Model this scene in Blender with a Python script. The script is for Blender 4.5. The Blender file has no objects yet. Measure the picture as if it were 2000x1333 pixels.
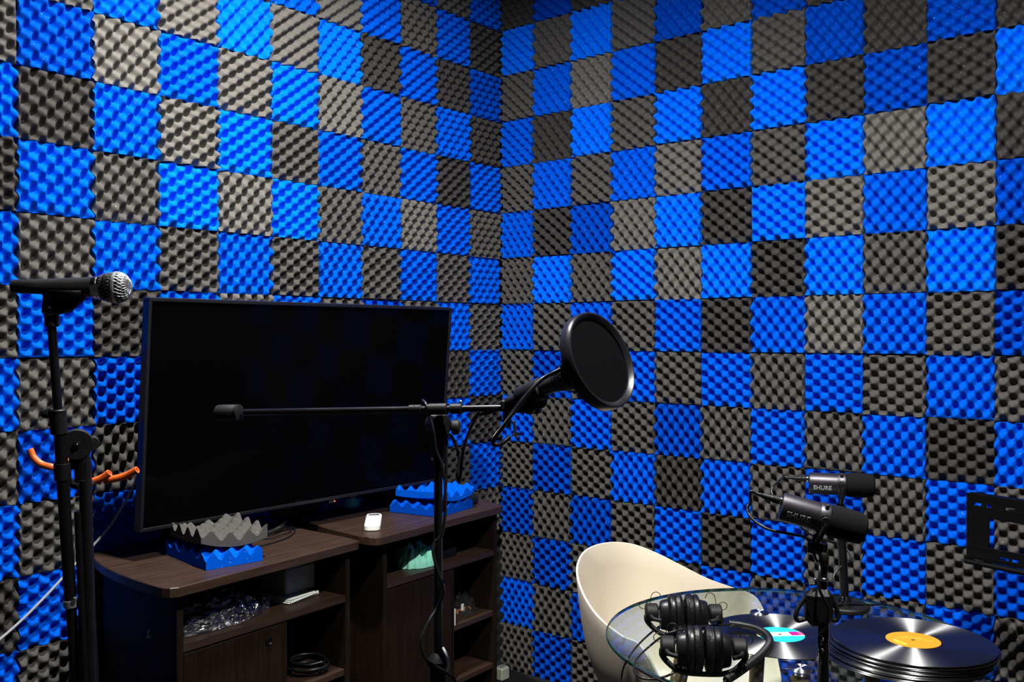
import bpy, math, random
from mathutils import Vector, Matrix, noise
PI = math.pi
S = bpy.context.scene
COL = S.collection

# ---------------------------------------------------------------- camera, world, lamps, exposure
F, YAW, PIT = 1829.16, -0.6863, -0.0055
CAM = Vector((2.5413, -3.0145, 1.3879))
FW = Vector((math.sin(YAW)*math.cos(PIT), math.cos(YAW)*math.cos(PIT), math.sin(PIT)))
RT = Vector((math.cos(YAW), -math.sin(YAW), 0))
UP = RT.cross(FW)
cd = bpy.data.cameras.new('camera'); cam = bpy.data.objects.new('camera', cd); COL.objects.link(cam)
cd.sensor_width = 36; cd.lens = F*36/2000; cd.clip_start = .05
cam.matrix_world = Matrix.Translation(CAM) @ Matrix((RT, UP, -FW)).transposed().to_4x4()
S.camera = cam
w = bpy.data.worlds.new('world'); S.world = w; w.use_nodes = True
w.node_tree.nodes['Background'].inputs[0].default_value = (.75, .85, 1, 1)
w.node_tree.nodes['Background'].inputs[1].default_value = .0
S.view_settings.view_transform = 'Standard'; S.view_settings.look = 'None'
S.view_settings.gamma = 1; S.view_settings.use_curve_mapping = False
S.view_settings.exposure = 0.0
CEIL = 2.87
LAMPS = [((.84, -1.66), 80), ((2.28, -1.62), 90)]
def lamp_light(x, y, power):
    ld = bpy.data.lights.new('downlight_bulb', 'AREA'); ld.shape = 'DISK'; ld.size = .085
    ld.energy = power; ld.color = (1.0, .985, .95)
    lo = bpy.data.objects.new('downlight_bulb', ld); COL.objects.link(lo)
    lo.location = (x, y, CEIL-.012)
    return lo

def at(u, v, D):            # the point of the room seen at (u, v) at distance D in front of the camera
    return CAM + (FW + RT*((u-1000)/F) - UP*((v-666.5)/F))*D
def on(u, v, z):            # the same, on the level z
    d = FW + RT*((u-1000)/F) - UP*((v-666.5)/F)
    return CAM + d*((z-CAM.z)/d.z)
def V(*a): return Vector(a)
rnd = random.Random(7)

# ---------------------------------------------------------------- materials
def nodes(name):
    m = bpy.data.materials.new(name); m.use_nodes = True
    return m, m.node_tree, m.node_tree.nodes, m.node_tree.links, m.node_tree.nodes['Principled BSDF']
def mat(name, col, rough=.5, metal=0, spec=.5, vary=.15, nscale=40, bump=0, bscale=200, coat=0, emit=None, trans=0, ior=1.45, rv=.08):
    m, t, N, L, b = nodes(name)
    tc = N.new('ShaderNodeTexCoord')
    nz = N.new('ShaderNodeTexNoise'); nz.inputs['Scale'].default_value = nscale; nz.inputs['Detail'].default_value = 5
    L.new(tc.outputs['Object'], nz.inputs['Vector'])
    mx = N.new('ShaderNodeMix'); mx.data_type = 'RGBA'
    c = Vector(col[:3])
    mx.inputs['A'].default_value = (*(c*(1-vary)), 1); mx.inputs['B'].default_value = (*(c*(1+vary)), 1)
    L.new(nz.outputs['Fac'], mx.inputs['Factor']); L.new(mx.outputs['Result'], b.inputs['Base Color'])
    mr = N.new('ShaderNodeMapRange'); mr.inputs['To Min'].default_value = max(0, rough-rv); mr.inputs['To Max'].default_value = min(1, rough+rv)
    L.new(nz.outputs['Fac'], mr.inputs['Value']); L.new(mr.outputs['Result'], b.inputs['Roughness'])
    b.inputs['Metallic'].default_value = metal; b.inputs['Specular IOR Level'].default_value = spec
    b.inputs['Coat Weight'].default_value = coat; b.inputs['Transmission Weight'].default_value = trans; b.inputs['IOR'].default_value = ior
    if bump:
        n2 = N.new('ShaderNodeTexNoise'); n2.inputs['Scale'].default_value = bscale; n2.inputs['Detail'].default_value = 3
        L.new(tc.outputs['Object'], n2.inputs['Vector'])
        bp = N.new('ShaderNodeBump'); bp.inputs['Strength'].default_value = bump; bp.inputs['Distance'].default_value = .002
        L.new(n2.outputs['Fac'], bp.inputs['Height']); L.new(bp.outputs['Normal'], b.inputs['Normal'])
    if emit:
        b.inputs['Emission Color'].default_value = (*emit[0], 1); b.inputs['Emission Strength'].default_value = emit[1]
    return m
def foam(name, col, speck=.6):
    m, t, N, L, b = nodes(name)
    tc = N.new('ShaderNodeTexCoord')
    nz = N.new('ShaderNodeTexNoise'); nz.inputs['Scale'].default_value = 420; nz.inputs['Detail'].default_value = 3
    n2 = N.new('ShaderNodeTexNoise'); n2.inputs['Scale'].default_value = 14; n2.inputs['Detail'].default_value = 3
    n3 = N.new('ShaderNodeTexNoise'); n3.inputs['Scale'].default_value = 260; n3.inputs['Detail'].default_value = 0
    for n in (nz, n2, n3): L.new(tc.outputs['Object'], n.inputs['Vector'])
    mx = N.new('ShaderNodeMix'); mx.data_type = 'RGBA'; c = Vector(col)
    mx.inputs['A'].default_value = (*(c*.78), 1); mx.inputs['B'].default_value = (*(c*1.22), 1)
    ad = N.new('ShaderNodeMath'); ad.operation = 'ADD'; ad.inputs[1].default_value = 0
    ml = N.new('ShaderNodeMath'); ml.operation = 'MULTIPLY_ADD'; ml.inputs[1].default_value = .6; 
    L.new(nz.outputs['Fac'], ml.inputs[0]); 
    m2 = N.new('ShaderNodeMath'); m2.operation = 'MULTIPLY'; m2.inputs[1].default_value = .4; L.new(n2.outputs['Fac'], m2.inputs[0])
    L.new(m2.outputs[0], ml.inputs[2]); L.new(ml.outputs[0], mx.inputs['Factor'])
    rp = N.new('ShaderNodeMapRange'); rp.inputs['From Min'].default_value = .81; rp.inputs['From Max'].default_value = .88
    rp.inputs['To Max'].default_value = speck
    L.new(n3.outputs['Fac'], rp.inputs['Value'])
    mw = N.new('ShaderNodeMix'); mw.data_type = 'RGBA'; mw.inputs['B'].default_value = (.55, .62, .68, 1)
    L.new(rp.outputs['Result'], mw.inputs['Factor']); L.new(mx.outputs['Result'], mw.inputs['A'])
    L.new(mw.outputs['Result'], b.inputs['Base Color'])
    b.inputs['Roughness'].default_value = .95; b.inputs['Specular IOR Level'].default_value = .02
    b.inputs['Sheen Weight'].default_value = .0
    bp = N.new('ShaderNodeBump'); bp.inputs['Strength'].default_value = .5; bp.inputs['Distance'].default_value = .001
    L.new(nz.outputs['Fac'], bp.inputs['Height']); L.new(bp.outputs['Normal'], b.inputs['Normal'])
    return m
def wood(name, c1, c2, rough=.38, axis='x', sc=1.0, spec=.4):
    m, t, N, L, b = nodes(name)
    tc = N.new('ShaderNodeTexCoord'); mp = N.new('ShaderNodeMapping')
    s = {'x': (2, 40, 40), 'z': (40, 40, 2)}[axis]
    mp.inputs['Scale'].default_value = tuple(k*sc for k in s)
    nz = N.new('ShaderNodeTexNoise'); nz.inputs['Scale'].default_value = 2.2; nz.inputs['Detail'].default_value = 7; nz.inputs['Distortion'].default_value = .6
    L.new(tc.outputs['Object'], mp.inputs['Vector']); L.new(mp.outputs['Vector'], nz.inputs['Vector'])
    rp = N.new('ShaderNodeValToRGB'); rp.color_ramp.elements[0].position = .3; rp.color_ramp.elements[1].position = .7
    rp.color_ramp.elements[0].color = (*c1, 1); rp.color_ramp.elements[1].color = (*c2, 1)
    L.new(nz.outputs['Fac'], rp.inputs['Fac']); L.new(rp.outputs['Color'], b.inputs['Base Color'])
    n2 = N.new('ShaderNodeTexNoise'); n2.inputs['Scale'].default_value = 9; L.new(tc.outputs['Object'], n2.inputs['Vector'])
    mr = N.new('ShaderNodeMapRange'); mr.inputs['To Min'].default_value = rough-.1; mr.inputs['To Max'].default_value = rough+.22
    L.new(n2.outputs['Fac'], mr.inputs['Value']); L.new(mr.outputs['Result'], b.inputs['Roughness'])
    b.inputs['Specular IOR Level'].default_value = spec
    return m
def glassmix(name, tint, ior=1.5, rough=.0, bump=0, extra=0):
    # a thin clear sheet: Fresnel reflection over a clear tinted pass-through, so what lies under it stays lit
    m = bpy.data.materials.new(name); m.use_nodes = True; N = m.node_tree.nodes; L = m.node_tree.links
    N.remove(N['Principled BSDF']); out = N['Material Output']
    tr = N.new('ShaderNodeBsdfTransparent'); tr.inputs[0].default_value = (*tint, 1)
    gl = N.new('ShaderNodeBsdfGlossy'); gl.inputs['Roughness'].default_value = rough; gl.inputs['Color'].default_value = (1, 1, 1, 1)
    lw = N.new('ShaderNodeLayerWeight'); lw.inputs['Blend'].default_value = .5; fr = lw
    pw_ = N.new('ShaderNodeMath'); pw_.operation = 'POWER'; pw_.inputs[1].default_value = 5; L.new(lw.outputs['Facing'], pw_.inputs[0])
    ma = N.new('ShaderNodeMath'); ma.operation = 'MULTIPLY_ADD'; f0 = ((ior-1)/(ior+1))**2+extra; ma.inputs[1].default_value = 1-f0; ma.inputs[2].default_value = f0
    L.new(pw_.outputs[0], ma.inputs[0])
    mx = N.new('ShaderNodeMixShader')
    L.new(ma.outputs[0], mx.inputs[0]); L.new(tr.outputs[0], mx.inputs[1]); L.new(gl.outputs[0], mx.inputs[2]); L.new(mx.outputs[0], out.inputs[0])
    if bump:
        tc = N.new('ShaderNodeTexCoord'); vz = N.new('ShaderNodeTexNoise'); vz.inputs['Scale'].default_value = bump; vz.inputs['Detail'].default_value = 4; vz.inputs['Distortion'].default_value = 1.2
        L.new(tc.outputs['Object'], vz.inputs[0]); bp = N.new('ShaderNodeBump'); bp.inputs['Strength'].default_value = 1; bp.inputs['Distance'].default_value = .03
        L.new(vz.outputs['Fac'], bp.inputs['Height'])
        for q in (gl, fr): L.new(bp.outputs['Normal'], q.inputs['Normal'])
    return m
def groove(name, col, rough, an=.9, metal=0, ior=1.5):
    m, t, N, L, b = nodes(name)
    tg = N.new('ShaderNodeTangent'); tg.direction_type = 'RADIAL'; tg.axis = 'Z'
    b.inputs['Base Color'].default_value = (*col, 1)
    tc = N.new('ShaderNodeTexCoord'); ln = N.new('ShaderNodeVectorMath'); ln.operation = 'LENGTH'
    sx = N.new('ShaderNodeVectorMath'); sx.operation = 'MULTIPLY'; sx.inputs[1].default_value = (1, 1, 0)
    L.new(tc.outputs['Object'], sx.inputs[0]); L.new(sx.outputs[0], ln.inputs[0])
    nz = N.new('ShaderNodeTexNoise'); nz.noise_dimensions = '1D'; nz.inputs['Scale'].default_value = 350; nz.inputs['Detail'].default_value = 2
    L.new(ln.outputs['Value'], nz.inputs['W'])
    mr = N.new('ShaderNodeMapRange'); mr.inputs['To Min'].default_value = rough-.06; mr.inputs['To Max'].default_value = rough+.10
    L.new(nz.outputs['Fac'], mr.inputs['Value']); L.new(mr.outputs['Result'], b.inputs['Roughness'])
    b.inputs['Anisotropic'].default_value = an; b.inputs['Anisotropic Rotation'].default_value = .25; b.inputs['Metallic'].default_value = metal; b.inputs['Specular IOR Level'].default_value = .6
    L.new(tg.outputs[0], b.inputs['Tangent']); b.inputs['IOR'].default_value = ior
    return m
def label_mat(name, base, bands, lines):
    # printed paper record label: colour bands across it and thin rings/lines of small print
    m, t, N, L, b = nodes(name)
    tc = N.new('ShaderNodeTexCoord'); sp = N.new('ShaderNodeSeparateXYZ'); L.new(tc.outputs['Object'], sp.inputs[0])
    cur = None
    rgb = N.new('ShaderNodeRGB'); rgb.outputs[0].default_value = (*base, 1); cur = rgb.outputs[0]
    for (x0, x1, y0, y1, c) in bands:
        def cmp(sock, thr, op):
            q = N.new('ShaderNodeMath'); q.operation = op; q.inputs[1].default_value = thr; L.new(sock, q.inputs[0]); return q.outputs[0]
        fs = [cmp(sp.outputs[0], x0, 'GREATER_THAN'), cmp(sp.outputs[0], x1, 'LESS_THAN'), cmp(sp.outputs[1], y0, 'GREATER_THAN'), cmp(sp.outputs[1], y1, 'LESS_THAN')]
        f = fs[0]
        for g in fs[1:]:
            q = N.new('ShaderNodeMath'); q.operation = 'MULTIPLY'; L.new(f, q.inputs[0]); L.new(g, q.inputs[1]); f = q.outputs[0]
        mx = N.new('ShaderNodeMix'); mx.data_type = 'RGBA'; L.new(f, mx.inputs['Factor']); L.new(cur, mx.inputs['A']); mx.inputs['B'].default_value = (*c, 1)
        cur = mx.outputs['Result']
    L.new(cur, b.inputs['Base Color']); b.inputs['Roughness'].default_value = .35; b.inputs['Specular IOR Level'].default_value = .4
    return m

M = {}
BLUE = {'D': (.0003, .055, .43), 'M': (.0003, .088, .62), 'L': (.0005, .135, .80)}  # dark, middle, light: foam's own variation plus lit and shaded brightness put into colour
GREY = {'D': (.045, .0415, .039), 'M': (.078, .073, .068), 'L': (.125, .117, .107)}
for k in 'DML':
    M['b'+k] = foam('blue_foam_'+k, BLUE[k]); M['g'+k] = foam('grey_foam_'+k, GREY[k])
M['wall'] = mat('dark_wall_paint', (.012, .012, .014), .9, bump=.3, bscale=60)
M['ceil'] = mat('ceiling_paint', (.10, .10, .105), .85, bump=.2, bscale=80)
M['carpet'] = mat('black_carpet', (.010, .010, .012), .95, bump=1, bscale=400)
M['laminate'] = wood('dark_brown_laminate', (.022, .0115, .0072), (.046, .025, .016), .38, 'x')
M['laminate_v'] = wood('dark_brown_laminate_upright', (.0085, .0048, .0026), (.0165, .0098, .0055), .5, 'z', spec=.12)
M['beech'] = wood('beech_leg_wood', (.16, .085, .036), (.27, .15, .068), .45, 'z')
M['blk'] = mat('black_painted_steel', (.0035, .0035, .004), .33, spec=.4)
M['blkm'] = mat('black_matte_plastic', (.0045, .0045, .005), .5, spec=.3, bump=.3, bscale=300)
M['rub'] = mat('black_rubber', (.006, .006, .006), .6, spec=.3)
M['cable'] = mat('black_cable_jacket', (.007, .007, .007), .38)
M['gcable'] = mat('grey_cable_jacket', (.34, .35, .38), .4)
M['wcable'] = mat('white_cable_jacket', (.55, .6, .58), .4)
M['chrome'] = mat('chrome', (.75, .75, .74), .16, metal=1, vary=.04)
M['capm'] = groove('brushed_steel_cap', (.42, .44, .46), .42, 1.0, 1)
M['mesh'] = mat('silver_wire_mesh', (.52, .54, .54), .33, metal=.85, vary=.1)
M['micb'] = mat('mic_dark_enamel', (.020, .019, .018), .33, spec=.55, vary=.1)
M['mv'] = mat('charcoal_satin_metal', (.060, .056, .064), .42, metal=.9, spec=.6, vary=.06)
M['wind'] = mat('black_windscreen_foam', (.006, .006, .007), .95, spec=.1, bump=.5, bscale=1400)
M['screen'] = mat('tv_screen_glass', (.0010, .0010, .0013), .07, spec=.05, vary=0, rv=.01)
M['bezel'] = mat('tv_bezel_plastic', (.009, .009, .012), .30, spec=.35)
M['led'] = mat('red_led', (.5, .02, .01), .4, emit=((1, .08, .03), 3))
M['white'] = mat('white_plastic', (.86, .86, .82), .32, vary=.02)
M['lcd'] = mat('grey_display', (.16, .14, .17), .25)
M['orange'] = mat('orange_plastic_hose', (.75, .13, .022), .35, vary=.12)
M['chair'] = mat('cream_moulded_plastic', (.66, .575, .455), .42, vary=.045, nscale=260, bump=.15, bscale=300)
M['boxg'] = mat('grey_storage_plastic', (.27, .29, .32), .5)
M['towel'] = mat('white_towel_cloth', (.78, .82, .76), .95, bump=.8, bscale=350)
M['green'] = mat('mint_green_cloth', (.32, .85, .64), .9, bump=.8, bscale=300)
M['wrap'] = glassmix('crumpled_clear_wrap', (.74, .77, .82), 1.6, .13, 34, .26)
M['bagp'] = glassmix('clear_plastic_bag', (.85, .87, .88), 1.5, .10, 60, .04)
M['glass'] = glassmix('clear_table_glass', (.88, .95, .94), 1.5, .0, 0, .0)
M['edge'] = mat('green_glass_edge', (.012, .05, .045), .15, spec=.7)
M['jar'] = mat('dark_blue_plastic', (.004, .012, .10), .25)
M['cyan'] = mat('cyan_label_print', (.02, .26, .38), .5)
M['brk'] = mat('bracket_black_powder_coat', (.0016, .0016, .002), .45, spec=.12)
M['darkblue'] = mat('navy_cloth', (.01, .015, .16), .8)
M['vinyl'] = groove('grooved_black_vinyl', (.003, .003, .004), .37, 1.0, ior=2.4)
M['vinyle'] = mat('black_vinyl_edge', (.006, .006, .007), .18, vary=0)
M['text'] = mat('grey_print', (.62, .62, .62), .5)
M['texty'] = mat('pale_yellow_print', (.75, .5, .06), .5)
M['hp'] = mat('headphone_black_plastic', (.006, .0055, .006), .34, spec=.4)
M['pad'] = mat('headphone_black_leather', (.006, .0055, .006), .36, spec=.4, bump=.4, bscale=220)
M['orangep'] = mat('dark_orange_dot', (.30, .03, .01), .5)
M['nylon'] = mat('pop_filter_nylon', (.0022, .0022, .0028), .85, spec=.04, bump=.4, bscale=900)
M['beige'] = mat('ivory_plastic', (.55, .58, .45), .4)
M['amber'] = mat('amber_parts', (.55, .22, .05), .4)
M['lit'] = mat('lamp_diffuser', (.9, .9, .9), .4, emit=((1, .98, .94), 14))
M['yl'] = label_mat('amber_record_label', (.50, .22, .003), [], 0)
M['tl'] = label_mat('teal_record_label', (.015, .42, .43), [(-.012, .014, -.06, .06, (.72, .66, .44)), (-.008, .016, -.06, -.022, (.36, .005, .18)), (-.008, .016, -.06, -.040, (.75, .10, .22))], 0)
M['dl'] = label_mat('red_record_label', (.35, .03, .02), [], 0)

# ---------------------------------------------------------------- mesh builder
def frame(o, z, x=None):
    z = Vector(z).normalized()
    x = Vector(x) if x is not None else (V(1, 0, 0) if abs(z.x) < .9 else V(0, 1, 0))
    x = (x - z*x.dot(z)).normalized(); y = z.cross(x)
    m = Matrix((x, y, z)).transposed().to_4x4(); m.translation = Vector(o); return m
def catmull(P, n=8):
    P = [Vector(p) for p in P]
    if len(P) < 3: return P
    Q = [P[0]*2-P[1]] + P + [P[-1]*2-P[-2]]; out = []
    for i in range(1, len(Q)-2):
        a, b, c, d = Q[i-1:i+3]
        for k in range(n):
            t = k/n
            out.append(.5*((2*b)+(c-a)*t+(2*a-5*b+4*c-d)*t*t+(3*b-a-3*c+d)*t**3))
    out.append(P[-1]); return out
class MB:
    def __init__(s): s.v = []; s.f = []; s.sm = []; s.M = Matrix()
    def add(s, vs, fs, smooth=True):
        o = len(s.v); s.v += [s.M @ Vector(p) for p in vs]
        s.f += [tuple(i+o for i in f) for f in fs]; s.sm += [smooth]*len(fs); return s
    def box(s, c, d, r=0, M=None):
        x, y, z = [k/2 for k in d]; c = Vector(c); K = s.M
        if M is not None: s.M = s.M @ M
        r = min(r, x*.98, y*.98, z*.98)
        if r <= 0:
            vs = [c+V(a*x, b*y, e*z) for a in (-1, 1) for b in (-1, 1) for e in (-1, 1)]
            s.add(vs, [(0, 1, 3, 2), (4, 6, 7, 5), (0, 4, 5, 1), (2, 3, 7, 6), (0, 2, 6, 4), (1, 5, 7, 3)], False)
        else:                                   # chamfered box, 24 corner points
            def vtx(a, b, e, k):
                q = [x-r, y-r, z-r]; q[k] = (x, y, z)[k]; return c+V(a*q[0], b*q[1], e*q[2])
            idx = {}; vs = []
            for a in (-1, 1):
                for b in (-1, 1):
                    for e in (-1, 1):
                        for k in range(3): idx[(a, b, e, k)] = len(vs); vs.append(vtx(a, b, e, k))
            fs = []
            for k in range(3):
                i, j = (k+1) % 3, (k+2) % 3
                for sg in (-1, 1):
                    q = []
                    for (p, r2) in ((-1, -1), (1, -1), (1, 1), (-1, 1)):
                        t = [0, 0, 0]; t[k] = sg; t[i] = p; t[j] = r2; q.append(idx[(*t, k)])
                    fs.append(tuple(q if sg > 0 else q[::-1]))
                for p in (-1, 1):
                    for r2 in (-1, 1):          # edge along axis k
                        t0 = [0, 0, 0]; t0[i] = p; t0[j] = r2
                        a0 = list(t0); a0[k] = -1; a1 = list(t0); a1[k] = 1
                        q = [idx[(*a0, i)], idx[(*a1, i)], idx[(*a1, j)], idx[(*a0, j)]]
                        fs.append(tuple(q if p*r2 < 0 else q[::-1]))
            for a in (-1, 1):
                for b in (-1, 1):
                    for e in (-1, 1):
                        q = [idx[(a, b, e, k)] for k in range(3)]; fs.append(tuple(q if a*b*e > 0 else q[::-1]))
            s.add(vs, fs, False)
        s.M = K; return s
    def tube(s, P, r, seg=12, n=8, cap=True, smooth=True, curve=True):
        P = catmull(P, n) if curve else [Vector(p) for p in P]
        m = len(P); R = r if callable(r) else (lambda t: r)
        t0 = (P[1]-P[0]).normalized(); a = V(0, 0, 1) if abs(t0.z) < .9 else V(1, 0, 0)
        u = (a-t0*a.dot(t0)).normalized(); vs = []; fs = []
        for i, p in enumerate(P):
            t = (P[min(i+1, m-1)]-P[max(i-1, 0)]).normalized()
            u = (u-t*u.dot(t)).normalized(); w_ = t.cross(u); q = R(i/(m-1))
            for k in range(seg):
                an = 2*PI*k/seg; vs.append(p+(u*math.cos(an)+w_*math.sin(an))*q)
        for i in range(m-1):
            for k in range(seg):
                k2 = (k+1) % seg; fs.append((i*seg+k, i*seg+k2, (i+1)*seg+k2, (i+1)*seg+k))
        s.add(vs, fs, smooth)
        if cap:
            s.add(vs[:seg], [tuple(range(seg))[::-1]], False); s.add(vs[-seg:], [tuple(range(seg))], False)
        return s
    def lathe(s, prof, o=(0, 0, 0), z=(0, 0, 1), x=None, seg=32, sx=1, sy=1, smooth=True):
        K = s.M; s.M = s.M @ frame(o, z, x)
        # split where the profile has a sharp corner so flat ends stay flat
        runs = [[prof[0]]]
        for i in range(1, len(prof)):
            runs[-1].append(prof[i])
            if i < len(prof)-1:
                a = Vector(prof[i])-Vector(prof[i-1]); b = Vector(prof[i+1])-Vector(prof[i])
                if a.length > 1e-9 and b.length > 1e-9 and a.angle(b) > .6: runs.append([prof[i]])
        for run in runs:
            vs = []; fs = []; n = len(run)
            for (r, h) in run:
                for k in range(seg):
                    an = 2*PI*k/seg; vs.append((r*math.cos(an)*sx, r*math.sin(an)*sy, h))
            for i in range(n-1):
                for k in range(seg):
                    k2 = (k+1) % seg; fs.append((i*seg+k, i*seg+k2, (i+1)*seg+k2, (i+1)*seg+k))
            s.add(vs, fs, smooth)
        s.M = K; return s
    def cyl(s, a, b, r, seg=20, r2=None, bev=.0008):
        a, b = Vector(a), Vector(b); L = (b-a).length; r2 = r if r2 is None else r2
        e = min(bev, r*.4, L*.3)
        return s.lathe([(0, 0), (r-e, 0), (r, e), (r2, L-e), (r2-e, L), (0, L)], a, b-a, seg=seg)
    def ball(s, c, r, seg=20, sx=1, sy=1, sz=1, z=(0, 0, 1)):
        pr = [(max(1e-5, r*math.sin(PI*i/12)), -r*sz*math.cos(PI*i/12)) for i in range(13)]
        return s.lathe(pr, c, z, seg=seg, sx=sx, sy=sy)
    def prism(s, poly, z0, z1, bev=0):
        n = len(poly); P = [Vector(p) for p in poly]
        if bev:
            ctr = sum(P, V(0, 0))/n
            ins = []
            for i in range(n):
                a, b, c = P[i-1], P[i], P[(i+1) % n]
                d1 = (b-a).normalized(); d2 = (c-b).normalized(); nn = V(-(d1.y+d2.y), d1.x+d2.x)
                ins.append(b+(nn.normalized() if nn.length > 1e-6 else nn)*bev)
            rings = [(ins, z0), (P, z0+bev), (P, z1-bev), (ins, z1)]
        else: rings = [(P, z0), (P, z1)]
        vs = [(p.x, p.y, z) for R, z in rings for p in R]; fs = [tuple(range(n))[::-1], tuple((len(rings)-1)*n+i for i in range(n))]
        for k in range(len(rings)-1):
            for i in range(n):
                j = (i+1) % n; fs.append((k*n+i, k*n+j, (k+1)*n+j, (k+1)*n+i))
        return s.add(vs, fs, False)
    def build(s, name, m, parent=None, off=(0, 0, 0)):
        off = Vector(off); me = bpy.data.meshes.new(name)
        me.from_pydata([p-off for p in s.v], [], s.f); me.polygons.foreach_set('use_smooth', s.sm); me.update()
        o = bpy.data.objects.new(name, me); COL.objects.link(o); me.materials.append(m)
        if parent is not None: o.parent = parent
        else: o.location = off
        return o
def tag(o, label, cat, group=None, kind=None):
    o['label'] = label; o['category'] = cat
    if group: o['group'] = group
    if kind: o['kind'] = kind
    return o
def thing(name, label, cat, loc=(0, 0, 0), group=None):
    o = bpy.data.objects.new(name, None); COL.objects.link(o); o.empty_display_size = .05
    o.location = loc; return tag(o, label, cat, group)
def struct(o): o['kind'] = 'structure'; return o
def dup(root, label, group=None):
    r = root.copy(); COL.objects.link(r); r['label'] = label
    if group: r['group'] = group
    def rec(a, b):
        for ch in list(a.children):
            c = ch.copy(); COL.objects.link(c); c.parent = b; rec(ch, c)
    rec(root, r); return r
def text(s, size, m, parent, M4, name='lettering', depth=.0004):
    cu = bpy.data.curves.new(name, 'FONT'); cu.body = s; cu.size = size; cu.extrude = depth; cu.offset = size*.012
    cu.align_x = 'CENTER'; cu.align_y = 'CENTER'
    tmp = bpy.data.objects.new(name, cu); COL.objects.link(tmp); bpy.context.view_layer.update()
    me = bpy.data.meshes.new_from_object(tmp.evaluated_get(bpy.context.evaluated_depsgraph_get())); bpy.data.objects.remove(tmp)
    me.name = name; me.materials.clear(); me.materials.append(m)
    o = bpy.data.objects.new(name, me); COL.objects.link(o); o.parent = parent; o.matrix_local = M4
    return o

# ---------------------------------------------------------------- room shell
T = .19                       # side of one foam tile
XR, YF = 4.3, -4.4
def slab(name, c, d, m): return struct(MB().box(c, d).build(name, M[m], None, c))
slab('floor', (XR/2, YF/2, -.05), (XR+.5, -YF+.5, .1), 'carpet')
slab('ceiling', (XR/2, YF/2, CEIL+.05), (XR+.5, -YF+.5, .1), 'ceil')
slab('wall_left', (-.085, YF/2, CEIL/2), (.13, -YF+.5, CEIL), 'wall')
slab('wall_right', (XR/2, .085, CEIL/2), (XR+.5, .13, CEIL), 'wall')
slab('wall_back', (XR+.07, YF/2, CEIL/2), (.1, -YF+.5, CEIL), 'wall')
slab('wall_front', (XR/2, YF-.07, CEIL/2), (XR+.5, .1, CEIL), 'wall')
for i, ((x, y), p) in enumerate(LAMPS):
    t = thing('ceiling_downlight', ['round recessed ceiling downlight nearest the television wall', 'round recessed ceiling downlight above the glass table side'][i], 'ceiling light', (x, y, CEIL), 'recessed ceiling downlights')
    MB().lathe([(.058, -.001), (.058, -.006), (.072, -.006), (.075, -.001), (.058, -.001)], (0, 0, 0), (0, 0, 1), seg=40).build('trim_ring', M['white'], t)
    MB().lathe([(0.0001, -.001), (.057, -.001), (.057, -.004), (.0001, -.004)], (0, 0, 0), (0, 0, 1), seg=40).build('lens', M['lit'], t)
    lamp_light(x, y, p)

# ---------------------------------------------------------------- egg-crate foam
def foam_mb(sx, sy, nu, nv, pu, pv, base=.020, amp=.022, seed=0, sub=7, bend=None, gap=.0012, pw=1.3):
    nx, ny = int(nu*sub), int(nv*sub); X, Y = sx/2-gap, sy/2-gap; top = []
    for j in range(ny+1):
        for i in range(nx+1):
            u, v_ = i/nx, j/ny
            c = math.cos(PI*(u*nu+pu))*math.cos(PI*(v_*nv+pv))
            h = 1-(1-(c+1)/2)**pw
            x, y = -X+2*X*u, -Y+2*Y*v_
            q = noise.noise(V(x*14+seed*7, y*14, seed*3.1))
            ex = noise.noise(V(x*30, y*30+seed*5, seed))*.0011
            z = base+amp*h*(1+.10*q)+.0012*q
            e = min(1, (1-abs(2*u-1))*14)*min(1, (1-abs(2*v_-1))*14)
            top.append(V(x+(ex if 0 < i < nx else ex*.6), y+ex*.7*(1 if 0 < j < ny else .6), z-.0022*(1-e)))
    mb = MB(); W = nx+1; B = bend or (lambda p: p)
    tv = [B(p) for p in top]; bot = [B(V(p.x, p.y, 0)) for p in top]
    mb.add(tv, [(j*W+i, j*W+i+1, (j+1)*W+i+1, (j+1)*W+i) for j in range(ny) for i in range(nx)], True)
    ring = [i for i in range(W)]+[j*W+nx for j in range(1, ny+1)]+[ny*W+i for i in range(nx-1, -1, -1)]+[j*W for j in range(ny-1, 0, -1)]
    n = len(ring); vs = [tv[k] for k in ring]+[bot[k] for k in ring]
    mb.add(vs, [(n+i, n+(i+1) % n, (i+1) % n, i) for i in range(n)], False)
    if bend: mb.add(bot, [(j*W+i, (j+1)*W+i, (j+1)*W+i+1, j*W+i+1) for j in range(ny) for i in range(nx)], True)
    else: mb.add([bot[0], bot[nx], bot[-1], bot[ny*W]], [(0, 3, 2, 1)], False)
    return mb
VAR = []
for a in range(8):
    r2 = random.Random(a+50); nu, nv = (7.15, 8.85) if a % 2 else (8.85, 7.15)
    ob = foam_mb(T, T, nu, nv, r2.random()*2, r2.random()*2, .015, .031, a, pw=1.12).build('foam_variant', M['bM'])
    VAR.append(ob.data); COL.objects.unlink(ob); bpy.data.objects.remove(ob)
ORD = ['bottom', 'second', 'third', 'fourth', 'fifth', 'sixth', 'seventh', 'eighth', 'ninth', 'tenth', 'eleventh', 'twelfth', 'thirteenth', 'fourteenth', 'fifteenth']
COLN = ['first', 'second', 'third', 'fourth', 'fifth', 'sixth', 'seventh', 'eighth', 'ninth', 'tenth', 'eleventh', 'twelfth']
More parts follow.
